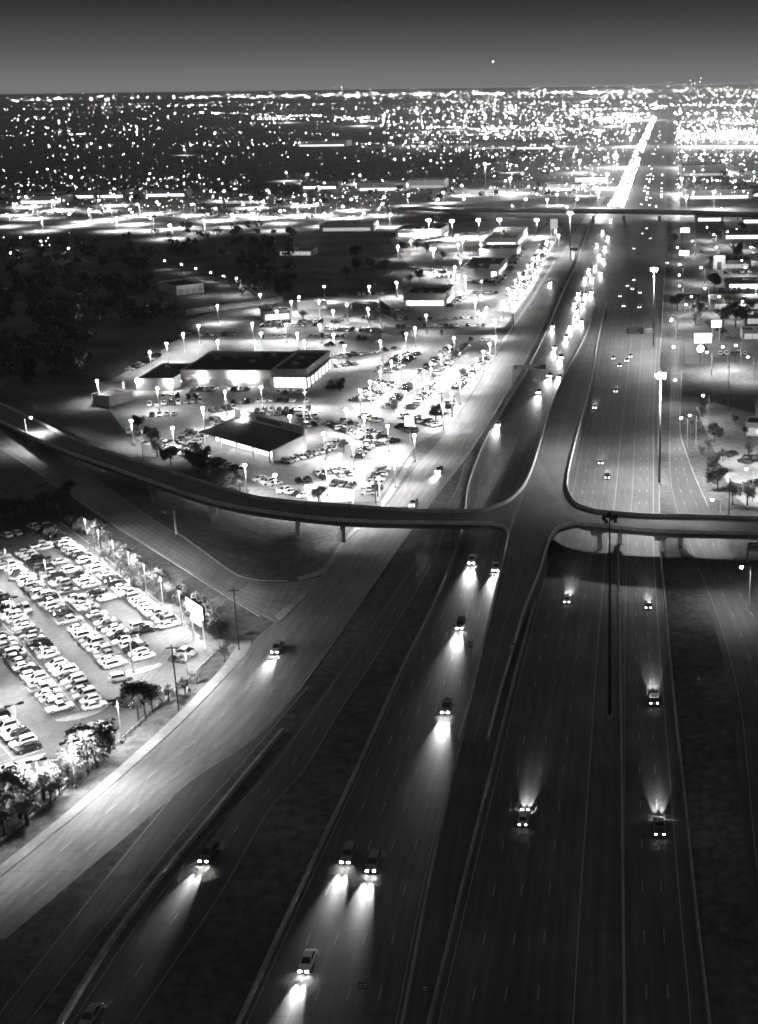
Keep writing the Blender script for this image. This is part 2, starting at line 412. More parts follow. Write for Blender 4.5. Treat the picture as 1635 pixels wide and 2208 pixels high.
# parking lots
lotW = sheet('fenced_parking_lot', [(-260,1105),(0,1150),(60,1138),(130,1128),(180,1165),(260,1232),(404,1352),(440,1385),(468,1410),(300,1560),(150,1690),(0,1820),(-260,2040)], 0.022, M_LOT)
lotD = sheet('dealership_lot', [(205,838),(330,770),(420,700),(540,690),(700,692),(850,724),(1062,722),(1082,738),(1055,780),(1000,866),(950,930),(900,955),(815,1080),(690,1085),(560,1045),(430,980),(300,955),(262,920)], 0.022, M_CLOT)
lotN = sheet('upper_lot', [(405,692),(470,668),(611,650),(700,640),(850,632),(870,600),(980,592),(1105,556),(1185,480),(1215,490),(1150,622),(1088,706),(850,706),(700,684),(560,680)], 0.026, M_CLOT)
lotS = sheet('strip_mall_lot', [(840,515),(1000,480),(1175,470),(1183,478),(1103,554),(980,590),(930,600),(880,572)], 0.022, M_CLOT)
lotR = sheet('diner_lot', [(1476,738),(1660,738),(1720,790),(1478,784)], 0.022, M_LOT)
lotR2 = sheet('corner_lot', [(1500,878),(1540,868),(1660,900),(1900,930),(1900,1095),(1620,1102),(1575,1060),(1535,960)], 0.022, M_CLOT)
lotR3 = sheet('restaurant_lot', [(1472,484),(1740,470),(1790,640),(1478,640)], 0.022, M_LOT)
lotM = sheet('distant_lot', [(-80,418),(300,408),(640,420),(830,432),(830,470),(700,476),(500,478),(350,500),(0,476),(-80,470)], 0.022, M_CLOT)
lotM2 = sheet('distant_forecourt', [(640,395),(1000,385),(1250,395),(1255,420),(1000,440),(840,440),(660,420)], 0.03, M_CLOT)

# kerbs and sidewalks
def kerb(name, pts, w=0.35, h=0.14, m=M_CONC):
    b = MB(); wall_along(b, smooth(world_line(pts)), h, w, w*0.9); return struct(b.build(name, m))
def walk(name, Lp, Rp, n=60):
    L = resample(smooth(world_line(Lp)), n); R = resample(smooth(world_line(Rp)), n); b = MB()
    vs = []
    for a, c in zip(L, R): vs += [(a.x,a.y,0),(a.x,a.y,.15),(c.x,c.y,.15),(c.x,c.y,0)]
    fs = []
    for i in range(n-1):
        for k in range(3): fs.append((4*i+k,4*i+k+1,4*i+5+k,4*i+4+k))
    b.add(vs, fs); return struct(b.build(name, M_WALK))
walk('frontage_sidewalk', [(520,1382),(505,1402),(478,1442),(360,1562),(165,1735),(-15,1880),(-120,1968)], [(543,1382),(538,1402),(512,1434),(384,1566),(184,1743),(4,1890),(-105,1985)])
walk('dealership_sidewalk', [(1195,560),(1150,635),(1094,718),(1050,783),(998,864),(955,925)], [(1201,560),(1157,636),(1102,718),(1058,783),(1006,867),(962,934)])
walk('corner_sidewalk', [(885,985),(815,1090),(744,1160),(688,1230),(640,1246)], [(893,990),(826,1096),(750,1165),(697,1238),(645,1252)])
walk('traffic_island', [(648,1282),(592,1330)], [(662,1284),(603,1342)], 20)
kerb('kerb_east', [(1225,580),(1200,628),(1165,712),(1121,796),(1030,950),(955,1052),(884,1148),(826,1230),(705,1406),(640,1496)])
kerb('kerb_west', [(96,1035),(150,1067),(245,1132),(340,1192),(410,1236),(503,1295),(560,1329)])
kerb('kerb_turn', [(384,1149),(445,1193),(514,1241),(560,1252),(620,1253)])
kerb('service_kerb', [(1470,800),(1467,933),(1483,986),(1501,1034),(1528,1093)])
kerb('lot_kerb', [(130,1126),(180,1163),(260,1230),(404,1350),(436,1380)], 0.3, 0.15)

# ------------------------------------------------------------------ barriers
def barrier(name, pts, label, h=0.85, z=None, w0=0.6, w1=0.25, m=M_CONC):
    b = MB(); q = smooth(world_line(pts)) if not isinstance(pts[0], Vector) else pts
    wall_along(b, q, h, w0, w1); return tag(b.build(name, m), label, 'barrier')
barrier('concrete_barrier', MLl[5:], 'long pale concrete barrier along the outer shoulder of the headlight lanes')
barrier('concrete_barrier', [(610,1578),(530,1672),(441,1782),(331,1912),(230,2047),(118,2230)], 'broad pale concrete barrier beside the exit lane, bottom corner', 0.7, w0=0.9, w1=0.6)
barrier('concrete_barrier', MRr[4:], 'thin concrete barrier on the outer edge of the tail light lanes', 0.8)
barrier('concrete_barrier', [(1333,1172),(1337,1390),(1341,1694),(1347,2240)], 'dark divider barrier running past the foot of the unlit mast', 0.8)
barrier('concrete_barrier', MRl[16:], 'median barrier with a kink, on the tail light side of the ramp', 0.85)
barrier('concrete_barrier', MLr[17:], 'faint median barrier on the headlight side below the bridge', 0.6)

# ------------------------------------------------------------------ the bridge and its ramps
ZB = 7.0
br = bpy.data.objects.new('overpass_bridge', None); COL.objects.link(br); br.location = G(1000, 1120, 0)
tag(br, 'long curving concrete overpass with a T junction above the freeway', 'bridge')
bpy.context.view_layer.update()
def brpart(name, mb, m):
    o = mb.build(name, m, br); o.matrix_parent_inverse = Matrix.Translation(-br.location); return o
WN = [(-90,838,0.3),(0,872,1.4),(75,908,3.2),(188,961,6.2),(308,1000,ZB),(411,1034,ZB),(560,1076,ZB),(730,1092,ZB),(900,1104,ZB),(970,1106,ZB),(1045,1103,ZB)]
WS = [(-130,862,0.3),(-40,892,1.4),(40,930,3.2),(140,975,6.2),(245,1012,ZB),(342,1047,ZB),(480,1090,ZB),(677,1120,ZB),(800,1128,ZB),(930,1130,ZB),(1060,1132,ZB)]
NL = [(1045,1103,ZB),(1090,1087,ZB),(1125,1057,ZB),(1145,1020,6.9),(1160,975,6.5),(1180,905,5.4),(1203,845,4.0),(1224,798,2.7),(1252,748,1.4),(1273,698,.4),(1281,656,.12)]
NR = [(1338,1110,ZB),(1290,1105,ZB),(1253,1095,ZB),(1233,1077,ZB),(1224,1055,ZB),(1226,1020,6.9),(1238,968,6.5),(1254,905,5.4),(1269,848,4.0),(1280,798,2.7),(1287,748,1.4),(1298,698,.4),(1308,656,.12)]
EN = [(1338,1110,ZB),(1386,1114,ZB),(1493,1116,ZB),(1635,1120,ZB),(1800,1124,ZB),(2100,1130,ZB)]
ES = [(1240,1131,ZB),(1311,1138,ZB),(1423,1148,ZB),(1635,1153,ZB),(1800,1157,ZB),(2100,1164,ZB)]
SL = [(1060,1132,ZB),(1085,1138,ZB),(1096,1150,6.9),(1093,1175,6.5),(1080,1235,5.0),(1064,1309,3.0),(1041,1400,1.2),(1018,1500,.2),(990,1600,.05)]
SR = [(1240,1131,ZB),(1205,1141,ZB),(1190,1157,6.9),(1180,1180,6.5),(1162,1240,5.0),(1130,1320,3.0),(1107,1400,1.2),(1078,1500,.2),(1052,1600,.05)]
wWN, wWS, wEN, wES, wNL, wNR, wSL, wSR = [smooth(world_line(q), 3.0) for q in (WN,WS,EN,ES,NL,NR,SL,SR)]
def deck_strip(A, B, n=50, depth=1.0, skirt=False):
    A = resample(A, n); B = resample(B, n); b = MB(); vs = []
    for a, c in zip(A, B):
        lo_a = 0.0 if skirt else a.z-depth; lo_c = 0.0 if skirt else c.z-depth
        vs += [(a.x,a.y,lo_a),(a.x,a.y,a.z),(c.x,c.y,c.z),(c.x,c.y,lo_c)]
    fs = []
    for i in range(n-1):
        for k in range(4): fs.append((4*i+k,4*i+(k+1)%4,4*i+4+(k+1)%4,4*i+4+k))
    fs += [(0,1,2,3),(4*n-4,4*n-3,4*n-2,4*n-1)]
    b.add(vs, fs); return b, A, B
def cut(pts, f0, f1): n = 80; r = resample(pts, n); return r[int(f0*(n-1)):int(f1*(n-1))+1]
b, A, B = deck_strip(wWN, wWS, 70); brpart('west_deck', b, M_DECK)
dW = (A, B)
b, A, B = deck_strip(wEN, wES[:], 30); brpart('east_deck', b, M_DECK)
dE = (A, B)
# T junction polygon
def upto(pts, zmin): return [p for p in pts if p.z >= zmin]
tNL = upto(wNL, 6.45); tNR = upto(wNR, 6.45); tSL = upto(wSL, 6.45); tSR = upto(wSR, 6.45)
poly = list(tNL) + list(reversed(tNR)) + list(tSR) + list(reversed(tSL))
b = MB(); n = len(poly)
b.add([(p.x,p.y,p.z+0.004) for p in poly]+[(p.x,p.y,p.z-1.0) for p in poly], [tuple(range(n)), tuple(range(2*n-1,n-1,-1))]+[(i,i+n,(i+1)%n+n,(i+1)%n) for i in range(n)])
o = brpart('junction_deck', b, M_DECK)
rNL = [p for p in wNL if p.z <= 6.6 and p.y > tNL[0].y]; rNR = [p for p in wNR if p.z <= 6.6 and p.y > tNL[0].y]
b, A, B = deck_strip(rNL, rNR, 60, skirt=True); brpart('north_ramp', b, M_DECK)
rSL = [p for p in wSL if p.z <= 6.6]; rSR = [p for p in wSR if p.z <= 6.6]
b, A2, B2 = deck_strip(rSL, rSR, 50, skirt=True); brpart('south_ramp', b, M_DECK)
for q in (wWN, wWS, wNL, wNR, wEN, wES, wSL, wSR):
    b = MB(); wall_along(b, q, 0.95, 0.42, 0.26, 0.002); brpart('parapet', b, M_PARA)
# lane lines on the junction
for Lr, Rr, fs in ((dW[0], dW[1], (0.08,0.5,0.92)), (dE[0], dE[1], (0.08,0.5,0.92)), (A, B, (0.12,0.5,0.88)), (A2, B2, (0.12,0.5,0.88))):
    for f in fs:
        o = solid('lane_line', Lr, Rr, f, M_PAINT_OLD, parent=br, w=0.14, dz=0.014); o.matrix_parent_inverse = Matrix.Translation(-br.location)
# deck joints and girders
for Lr, Rr, st in ((dW[0],dW[1],9),(dE[0],dE[1],7)):
    for i in range(4, len(Lr)-1, st):
        a, c = Lr[i], Rr[i]; d = (Lr[i+1]-Lr[i]).normalized()*.16; b = MB(); up = Vector((0,0,.012))
        b.add([a-d+up,c-d+up,c+d+up,a+d+up],[(0,1,2,3)]); o = brpart('expansion_joint', b, M_DARK); fix_up(o)
    for f in (.14,.38,.62,.86):
        b = MB(); wall_along(b, [a.lerp(c,f) for a, c in zip(Lr,Rr) if a.z > 6.5], .8, .5, .5, -1.79); brpart('girder', b, M_CONC)
# girders, caps and columns
for (cx, cyy) in ((330,1022),(470,1064),(640,1104),(748,1111),(981,1118),(1326,1125),(1440,1133)):
    p = G(cx, cyy, ZB)
    k = min(range(len(dW[0])), key=lambda i: ((dW[0][i]+dW[1][i])/2-p).length); seg = dW
    if cx > 1200:
        seg = dE; k = min(range(len(dE[0])), key=lambda i: ((dE[0][i]+dE[1][i])/2-p).length)
    mid = (seg[0][k]+seg[1][k])/2; d = (seg[1][k]-seg[0][k]); d.z = 0; hw = d.length/2; ang = math.atan2(d.y, d.x)
    Mx = Matrix.Translation((mid.x,mid.y,0)) @ Matrix.Rotation(ang,4,'Z'); zt = mid.z-1.8
    b = MB(); b.box(-hw*0.8,hw*0.8,-0.7,0.7,zt-1.0,zt,M=Mx); brpart('pier_cap', b, M_CONC)
    for s in (-0.45, 0.45):
        b = MB(); q = Mx @ Vector((s*hw,0,0)); b.tube((q.x,q.y,0),(q.x,q.y,zt-1.0),0.6,n=12); brpart('column', b, M_CONC)

# far overpass
ob = bpy.data.objects.new('distant_overpass', None); COL.objects.link(ob); ob.location = G(1310, 470, 0)
tag(ob, 'straight pale overpass crossing the freeway far up the picture', 'bridge')
N2 = smooth(world_line([(860,447,0.2),(1000,450,3),(1180,452,7),(1400,454,7),(1600,460,7),(1900,470,7)]), 20); S2 = [p+Vector((0,-16,0)) for p in N2]
b, A3, B3 = deck_strip(N2, S2, 30, 2.0); o = b.build('deck', M_DECK, ob); o.matrix_parent_inverse = Matrix.Translation(-ob.location)
for q in (A3, B3):
    b = MB(); wall_along(b, q, 1.1, 0.5, 0.3, 0.002); o = b.build('parapet', M_CONC, ob); o.matrix_parent_inverse = Matrix.Translation(-ob.location)
for px_ in (1279, 1345, 1421, 1500):
    p = G(px_, 459, 7); b = MB(); b.box(p.x-1.2,p.x+1.2,p.y-12,p.y-2,0,5.0); o = b.build('pier', M_CONC, ob); o.matrix_parent_inverse = Matrix.Translation(-ob.location)

# ------------------------------------------------------------------ lamps
def light(name, typ, energy, loc, parent=None, radius=0.3, size=None, blend=0.6, rot=None):
    d = bpy.data.lights.new(name, typ); d.energy = energy; d.shadow_soft_size = radius
    if typ == 'SPOT': d.spot_size = size; d.spot_blend = blend
    o = bpy.data.objects.new(name, d); COL.objects.link(o); o.location = loc
    if rot is not None: o.rotation_euler = rot
    if parent is not None: o.parent = parent
    return o

def root(name, loc=(0,0,0), rz=0.0):
    o = bpy.data.objects.new(name, None); COL.objects.link(o); o.location = loc; o.rotation_euler = (0,0,rz); return o

def make_lot_lamp(power, h=9.0, lens=0.5):
    r = root('parking_lamp')
    b = MB(); b.tube((0,0,0),(0,0,0.7),0.32,n=10); b.build('base', M_CONC, r)
    b = MB(); b.tube((0,0,0.7),(0,0,h-0.1),0.16,0.13,n=8); b.build('pole', M_WALL, r)
    b = MB(); b.tube((0,0,h+0.2),(0,0,h+0.3),0.2,0.12,n=8)
    b.build('head', M_DARK, r)
    b = MB(); b.ball((0,0,h-0.2),0.42,1.0,10,6); b.build('lens', M_LAMP, r)
    light('lamp_light','SPOT',power,(0,0,h-1.35),r,0.5,math.radians(160),0.7)
    return r

def make_cutoff_lamp(power, h=9.0):
    r = root('parking_lamp')
    b = MB(); b.tube((0,0,0),(0,0,0.7),0.32,n=10); b.build('base', M_CONC, r)
    b = MB(); b.tube((0,0,0.7),(0,0,h),0.13,0.09,n=8); b.build('pole', M_STEEL, r)
    b = MB(); b.tube((-1.1,0,h),(1.1,0,h),0.06,n=6); b.build('arm', M_DARK, r)
    for s in (-1,1):
        b = MB(); b.box(s*1.15-0.55,s*1.15+0.55,-0.32,0.32,h-0.08,h+0.16); hd = b.build('head', M_DARK, r)
        b = MB(); b.add([(s*1.15-0.45,-0.25,h-0.1),(s*1.15-0.45,0.25,h-0.1),(s*1.15+0.45,0.25,h-0.1),(s*1.15+0.45,-0.25,h-0.1)],[(0,1,2,3)]); b.build('lens', M_LAMP, hd)
    light('lamp_light','SPOT',power,(0,0,h-0.55),r,0.4,math.radians(163),0.35)
    return r

def make_street_lamp(power, h=10.0, lens=0.36):
    r = root('street_lamp')
    b = MB(); b.tube((0,0,0),(0,0,h),0.14,0.09,n=8); b.build('pole', M_STEEL, r)
    b = MB(); b.tube((0,0,h-0.15),(-2.0,0,h+0.35),0.06,0.05,n=6); b.build('arm', M_STEEL, r)
    b = MB(); b.box(-2.7,-1.8,-0.2,0.2,h+0.25,h+0.5); b.build('head', M_DARK, r)
    b = MB(); b.ball((-2.2,0,h+0.05),lens,0.8); b.build('lens', M_LAMP, r)
    light('lamp_light','SPOT',power,(-2.2,0,h-0.7),r,0.4,math.radians(160),0.6)
    return r

def place(proto, used, loc, label, cat, group=None, rz=0.0, sc=1.0):
    o = proto if not used.get(id(proto)) else copy_tree(proto)
    used[id(proto)] = True
    o.location = loc; o.rotation_euler = (0,0,rz); o.scale = (sc,sc,sc)
    tag(o, label, cat, group); return o
USED = {}
lampA = make_lot_lamp(15500)
lampB = make_cutoff_lamp(14500)
lampS = make_street_lamp(4200)
lampT = make_street_lamp(1000); lampR = make_street_lamp(14000)
def lamp_list(proto, px, zone, what, h, group, rz=0.0, sc=1.0):
    px = sorted(px, key=lambda p: (round(p[0]), p[1]))
    i = -1
    for p in px:
        g = G(p[0], p[1], h*sc); g.z = 0
        if p[0] > 0: i += 1
        place(proto, USED, g, '%s %s, %s from left' % (what, zone, nth(i)) if p[0] > 0 else '%s beyond the left picture edge, %s' % (what, 'upper one' if p[1] < 1600 else 'lower one'), 'lamp post', group, rz + rnd.uniform(-.2,.2), sc)

Z_UP = [(469,659),(561,635),(645,640),(699,617),(628,650),(688,649),(748,656),(718,670),(597,671),(796,617),(855,608),(794,666),(1037,637),(1025,651),(1004,612),(919,679),(1068,690),(1049,664),(1039,606)]
Z_BACK = [(428,702),(544,697),(616,699),(689,700),(563,718),(641,719),(469,735),(395,719),(359,740),(323,759),(549,736),(719,721),(656,736),(743,745),(209,820)]
Z_FRONT = [(339,836),(485,844),(563,834),(657,834),(437,879),(524,891),(625,897),(746,882),(283,906),(372,922)]
Z_SOUTH = [(698,934),(785,897),(836,918),(760,954),(733,980),(703,1007),(528,1002),(593,1023),(661,1048),(760,1060),(817,1030),(850,991),(893,938)]
Z_ROWS = [(876,719),(979,728),(1068,726),(1056,741),(820,735),(895,707),(864,760),(844,779),(820,800),(798,822),(777,841),(970,747),(950,765),(929,784),(914,800),(893,822),(873,844),(1042,757),(1027,774),(1010,791),(991,824),(974,848),(955,872)]
Z_STRIP = [(1205,507),(1190,522),(1175,537),(1160,553),(1147,570),(1135,585),(1125,600),(1113,616),(1100,632),(1085,650),(1198,498),(1180,520),(1164,540),(1150,556),(1138,572),(1120,590),(1112,604),(1096,622),(893,510),(886,520),(858,531),(988,527),(998,519),(1037,527),(993,564),(981,575),(968,588),(1003,596),(962,505)]
lamp_list(lampA, Z_UP, 'in the upper lot behind the flag', 'glowing lamp post', 9.0, 'dealership lot lamps')
lamp_list(lampA, Z_BACK, 'behind the big dark-roofed showroom', 'glowing lamp post', 9.0, 'dealership lot lamps')
lamp_list(lampA, Z_FRONT, 'in front of the big dark-roofed showroom', 'glowing lamp post', 9.0, 'dealership lot lamps')
lamp_list(lampA, Z_SOUTH, 'around the slanted-roof sales building', 'glowing lamp post', 9.0, 'dealership lot lamps')
lamp_list(lampA, Z_ROWS, "among the long car rows", 'glowing lamp post', 9.0, 'dealership lot lamps')
lamp_list(lampA, Z_STRIP, 'along the far strip of shops', 'glowing lamp post', 9.0, 'dealership lot lamps')
# fenced lot: dark heads seen from above
Z_VERGE = [(182,1115),(210,1139),(241,1161),(275,1185),(309,1212),(345,1240),(385,1268),(425,1297)]
Z_LOT = [(95,1203),(192,1290),(278,1366),(399,1402),(252,1508),(78,1640),(10,1180),(90,1390),(172,1575),(20,1290),(-40,1440),(30,1520),(150,1600),(-40,1690)]
lamp_list(lampB, Z_VERGE, 'on the tree verge of the fenced lot', 'dark twin-head lamp post', 9.0, 'fenced lot lamps', rz=math.radians(-53))
lamp_list(lampB, Z_LOT, 'between the car rows of the fenced lot', 'dark twin-head lamp post', 9.0, 'fenced lot lamps', rz=math.radians(37))
# east side
Z_EAST = [(1468,534),(1473,570),(1473,593),(1474,617),(1459,689),(1464,749),(1469,820)]
Z_EAST2 = [(1502,896),(1483,902),(1554,1078),(1619,1222),(1530,853),(1625,1010),(1650,930),(1690,1060)]
Z_EAST3 = [(1529,621),(1607,561),(1615,577),(1552,533),(1520,577),(1545,506),(1531,490),(1489,657),(1627,533),(1630,617),(1598,745),(1536,760),(1500,640),(1560,640),(1610,650),(1500,520),(1575,500),(1620,510),(1570,748),(1625,770)]
lamp_list(lampS, Z_EAST, 'in the row edging the service road', 'single-arm street lamp', 10.0, 'service road lamps')
lamp_list(lampS, Z_EAST2, 'near the tree-lined corner lot', 'single-arm street lamp', 10.0, 'corner lot lamps')
lamp_list(lampR, Z_EAST3, 'among the restaurants east of the freeway', 'single-arm street lamp', 10.0, 'restaurant lamps')
lamp_list(lampR, [(53,901)], 'beside the cross street at the left edge', 'lone street lamp', 10.0, 'cross street lamps', rz=math.pi)
lamp_list(lampT, [(155,535),(50,512),(95,520),(30,545)], 'in the dark scrub at the far left', 'dim street lamp', 10.0, 'scrub lamps')
lamp_list(lampR, [(518,600)], 'at the edge of the dark woods', 'bright lone street lamp', 10.0, 'cross street lamps')
lamp_list(lampT, [(360,570),(396,577),(427,587),(460,596),(488,604)], 'on the lane behind the small garage building', 'small dim lamp post', 6.0, 'lane lamps', sc=0.6)
lamp_list(lampT, [(727,1150)], 'standing under the bridge deck', 'low lamp', 5.0, 'cross street lamps', sc=0.5)

lamp_list(lampR, [(1228,447),(1110,444),(1420,445),(1560,450)], 'added beside the distant overpass', 'street lamp', 10.0, 'added overpass lamps')  # lamps added to brighten the dark overpass
# high masts
def make_mast(h, lit, power=0):
    r = root('light_mast')
    b = MB(); b.tube((0,0,0),(0,0,1.0),0.6,n=12); b.build('footing', M_CONC, r)
    b = MB(); b.tube((0,0,1.0),(0,0,h),0.36,0.14,n=12); b.build('pole', M_SIGNBACK if lit else M_DARK, r, True)
    b = MB(); n = 12
    for k in range(n):
        a = 2*math.pi*k/n; c = 2*math.pi*(k+1)/n
        b.tube((0.85*math.cos(a),0.85*math.sin(a),h-0.3),(0.85*math.cos(c),0.85*math.sin(c),h-0.3),0.07,n=6)
        if k % 3 == 0: b.tube((0,0,h-0.2),(0.85*math.cos(a),0.85*math.sin(a),h-0.3),0.05,n=6)
    b.tube((0,0,h-0.5),(0,0,h+0.5),0.3,n=10)
    b.build('ring', M_DARK, r)
    for k in range(8):
        a = 2*math.pi*k/8+0.2; p = Vector((1.15*math.cos(a),1.15*math.sin(a),h-0.35-.5*(k%2)))
        b = MB(); b.tube(p+Vector((0,0,0.35)),p+Vector((0,0,-0.35)),0.22,0.38,n=8); lu = b.build('luminaire', M_DARK, r)
        if lit:
            b = MB(); b.ball(p+Vector((0,0,-0.55)),0.44,1.3,8,6); b.build('lens', M_LAMPBIG, lu)
    if lit: light('mast_light','SPOT',power,(0,0,h-3.4),r,0.9,math.radians(156),0.55)
    return r
def mast(px, py, h, lit, label, power=0):
    m_ = make_mast(h, lit, power); m_.location = G(px, py); tag(m_, label, 'light mast', 'freeway light masts'); return m_
mast(1422,1047,35,True,'tall lit mast blazing beside the freeway beyond the bridge',190000)
mast(1409,743,36,True,'second lit mast, further up the freeway beside a sign',150000)
mast(1315,1550,41,False,'tall unlit mast whose dark lamp ring stands before the bridge')
mast(1230,545,29.5,True,'slim mast with a small light beside the far frontage road',90000)
mast(1048,412,32,True,'distant lit mast standing alone left of the freeway',110000)
for i, (x, y, h) in enumerate([(926,512,15),(976,514,15),(1033,512,15),(1078,511,15),(1158,512,15),(936,590,17)]):
    mast(x, y, h, True, ['bright floodlight mast, leftmost of five behind the shops','bright floodlight mast, second of five behind the shops','bright floodlight mast, middle of five behind the shops','bright floodlight mast, fourth of five behind the shops','bright floodlight mast, rightmost of five behind the shops','starry floodlight mast among dark bushes left of the shops'][i], 40000)

# ------------------------------------------------------------------ cars
def car_shape(kind):
    """dict part -> MB, x forward"""
    if kind == 'sedan':
        L, hw, zs = 4.7, 0.90, [(-2.35,.50,.78,.72),(-2.2,.40,.93,.86),(-1.55,.30,.98,.90),(-0.4,.28,.95,.90),(0.9,.28,.93,.90),(1.5,.30,.86,.89),(2.15,.36,.74,.83),(2.35,.46,.62,.70)]
        cab = (-1.85,1.15,0.80,-1.05,0.25,0.62,0.92,1.43)
    elif kind == 'suv':
        L, hw, zs = 4.8, 0.95, [(-2.4,.50,1.00,.80),(-2.3,.42,1.08,.92),(-1.4,.36,1.10,.95),(0,.34,1.08,.95),(1.0,.34,1.06,.95),(1.7,.36,1.0,.93),(2.25,.42,.90,.88),(2.4,.52,.74,.76)]
        cab = (-2.25,1.1,0.86,-1.95,0.35,0.72,1.05,1.76)
    elif kind == 'pickup':
        L, hw, zs = 5.6, 0.98, [(-2.8,.55,1.02,.88),(-2.72,.48,1.06,.95),(-0.9,.42,1.06,.97),(-0.85,.42,1.08,.97),(1.3,.40,1.08,.97),(2.1,.42,1.03,.95),(2.65,.46,.94,.90),(2.8,.55,.78,.80)]
        cab = (-0.75,1.45,0.88,-0.55,0.75,0.74,1.06,1.84)
    else:  # hatchback
        L, hw, zs = 4.2, 0.87, [(-2.1,.48,.88,.74),(-2.0,.40,.98,.85),(-1.3,.32,1.0,.87),(0,.30,.98,.87),(0.9,.30,.95,.87),(1.4,.32,.88,.86),(1.95,.36,.78,.80),(2.1,.46,.66,.68)]
        cab = (-1.95,1.2,0.79,-1.5,0.3,0.63,0.94,1.5)
    P = {k: MB() for k in ('body','windscreen','rear_window','side_a','side_b','wheel','head','tail')}
    bd = P['body']; rows = []; vs = []
    for (x, zb, zt, w) in zs:
        vs += [(x,-w*.9,zb),(x,-w,zb+(zt-zb)*.45),(x,-w*.97,zt-.09),(x,-w*.86,zt),(x,w*.86,zt),(x,w*.97,zt-.09),(x,w,zb+(zt-zb)*.45),(x,w*.9,zb)]
    fs = []
    n = len(zs)
    for i in range(n-1):
        for k in range(8): fs.append((8*i+k,8*i+8+k,8*i+8+(k+1)%8,8*i+(k+1)%8))
    fs += [tuple(range(8)), tuple(range(8*n-1,8*n-9,-1))]
    bd.add(vs, fs)
    x0,x1,w0,x2,x3,w1,za,zb = cab
    c = [(x0,-w0,za),(x1,-w0,za),(x1,w0,za),(x0,w0,za),(x2,-w1,zb),(x3,-w1,zb),(x3,w1,zb),(x2,w1,zb)]
    bd.add(c, [(0,1,5,4),(1,2,6,5),(2,3,7,6),(3,0,4,7)])
    xm = (x2+x3)/2
    bd.add([(x2,-w1,zb),(x3,-w1,zb),(x3,w1,zb),(x2,w1,zb),(x2+.12,-w1*.8,zb+.05),(x3-.12,-w1*.8,zb+.05),(x3-.12,w1*.8,zb+.05),(x2+.12,w1*.8,zb+.05)],[(4,5,6,7),(0,1,5,4),(1,2,6,5),(2,3,7,6),(3,0,4,7)])
    def pane(mb, a, b_, c_, d, off, t=0.1, tv=0.14):
        a,b_,c_,d = map(Vector,(a,b_,c_,d)); off = Vector(off)
        q = lambda u,v: (a.lerp(b_,u)).lerp(d.lerp(c_,u), v)+off
        mb.add([q(t,tv),q(1-t,tv),q(1-t,1-tv*.6),q(t,1-tv*.6)],[(0,1,2,3)])
    pane(P['windscreen'], c[1],c[2],c[6],c[5],(.02,0,.015),.06,.06)
    pane(P['rear_window'], c[3],c[0],c[4],c[7],(-.02,0,.015),.08,.12)
    pane(P['side_a'], c[0],c[1],c[5],c[4],(0,-.02,.01),.07,.12)
    pane(P['side_b'], c[2],c[3],c[7],c[6],(0,.02,.01),.07,.12)
    if kind == 'pickup':
        bd.add([(-2.6,-.8,1.07),(-.95,-.8,1.07),(-.95,.8,1.07),(-2.6,.8,1.07)],[(0,1,2,3)],2)
    xf = zs[-1][0]; xr = zs[0][0]; zf = zs[-1][2]; zr = zs[0][2]
    for s in (-1,1):
        P['head'].box(xf-.16,xf+.03,s*zs[-1][3]*.72-.17,s*zs[-1][3]*.72+.17,zf-.13,zf+.03)
        P['tail'].box(xr-.03,xr+.1,s*zs[0][3]*.74-.15,s*zs[0][3]*.74+.15,zr-.22,zr-.02)
    r = .33 if kind in ('sedan','hatchback') else .39
    P['wheel'].tube((0,-.11,0),(0,.11,0),r,n=12,mi=0)
    for s in (-1,1): P['wheel'].tube((0,s*.112,0),(0,s*.118,0),r*.62,n=10,mi=1)
    P['wx'] = (xr+.82 if kind != 'pickup' else xr+1.1, xf-.85 if kind != 'pickup' else xf-.95); P['wy'] = hw-.12; P['r'] = r
    P['L'] = L; P['hp'] = (xf, zs[-1][3]*.72, zf-.05)
    return P
KINDS = ['sedan','suv','pickup','hatchback']
SH = {k: car_shape(k) for k in KINDS}
def rgb_mesh(mb, name, mats, sm=False): return mb.mesh(name, mats, sm)
CARMESH = {}
for k in KINDS:
    s = SH[k]
    d = {p: s[p].mesh(k+'_'+p, m_) for p, m_ in (('windscreen',M_GLASS),('rear_window',M_GLASS),('side_a',M_GLASS),('side_b',M_GLASS))}
    d['wheel'] = s['wheel'].mesh(k+'_wheel', [M_TYRE, M_RIM])
    M_OFF = M_RIM
    hl = {}; 
    for side, sg in (('l',1),('r',-1)):
        for nm in ('head','tail'):
            mb = MB(); half = len(s[nm].v)//2; o_ = 0 if sg < 0 else half
            mb.v = s[nm].v[o_:o_+half]; mb.f = [tuple(i-o_ for i in f) for f in s[nm].f if min(f) >= o_ and max(f) < o_+half]; mb.m = [0]*len(mb.f)
            d[nm+side] = (mb.mesh(k+'_'+nm, M_OFF), mb.mesh(k+'_'+nm+'_lit', M_HEAD if nm == 'head' else M_TAIL))
    for i, (pn, _) in enumerate(PAINTS):
        d['body', i] = s['body'].mesh(k+'_body_'+pn.replace(' ','_'), [M_CAR[i], M_CAR[i], M_DARK])
        mb = MB(); mb.v = list(s['body'].v); mb.f = list(s['body'].f); mb.m = list(s['body'].m)
        for p in ('windscreen','rear_window','side_a','side_b'): mb.add(s[p].v, s[p].f, 1)
        for wx in s['wx']:
            for sg in (-1,1): mb.tube((wx,sg*s['wy']-.1,s['r']),(wx,sg*s['wy']+.1,s['r']),s['r'],n=8,mi=2)
        d['simple', i] = mb
        d['simplemesh', i] = mb.mesh(k+'_simple_'+pn.replace(' ','_'), [M_CAR[i], M_GLASS, M_TYRE])
    CARMESH[k] = d

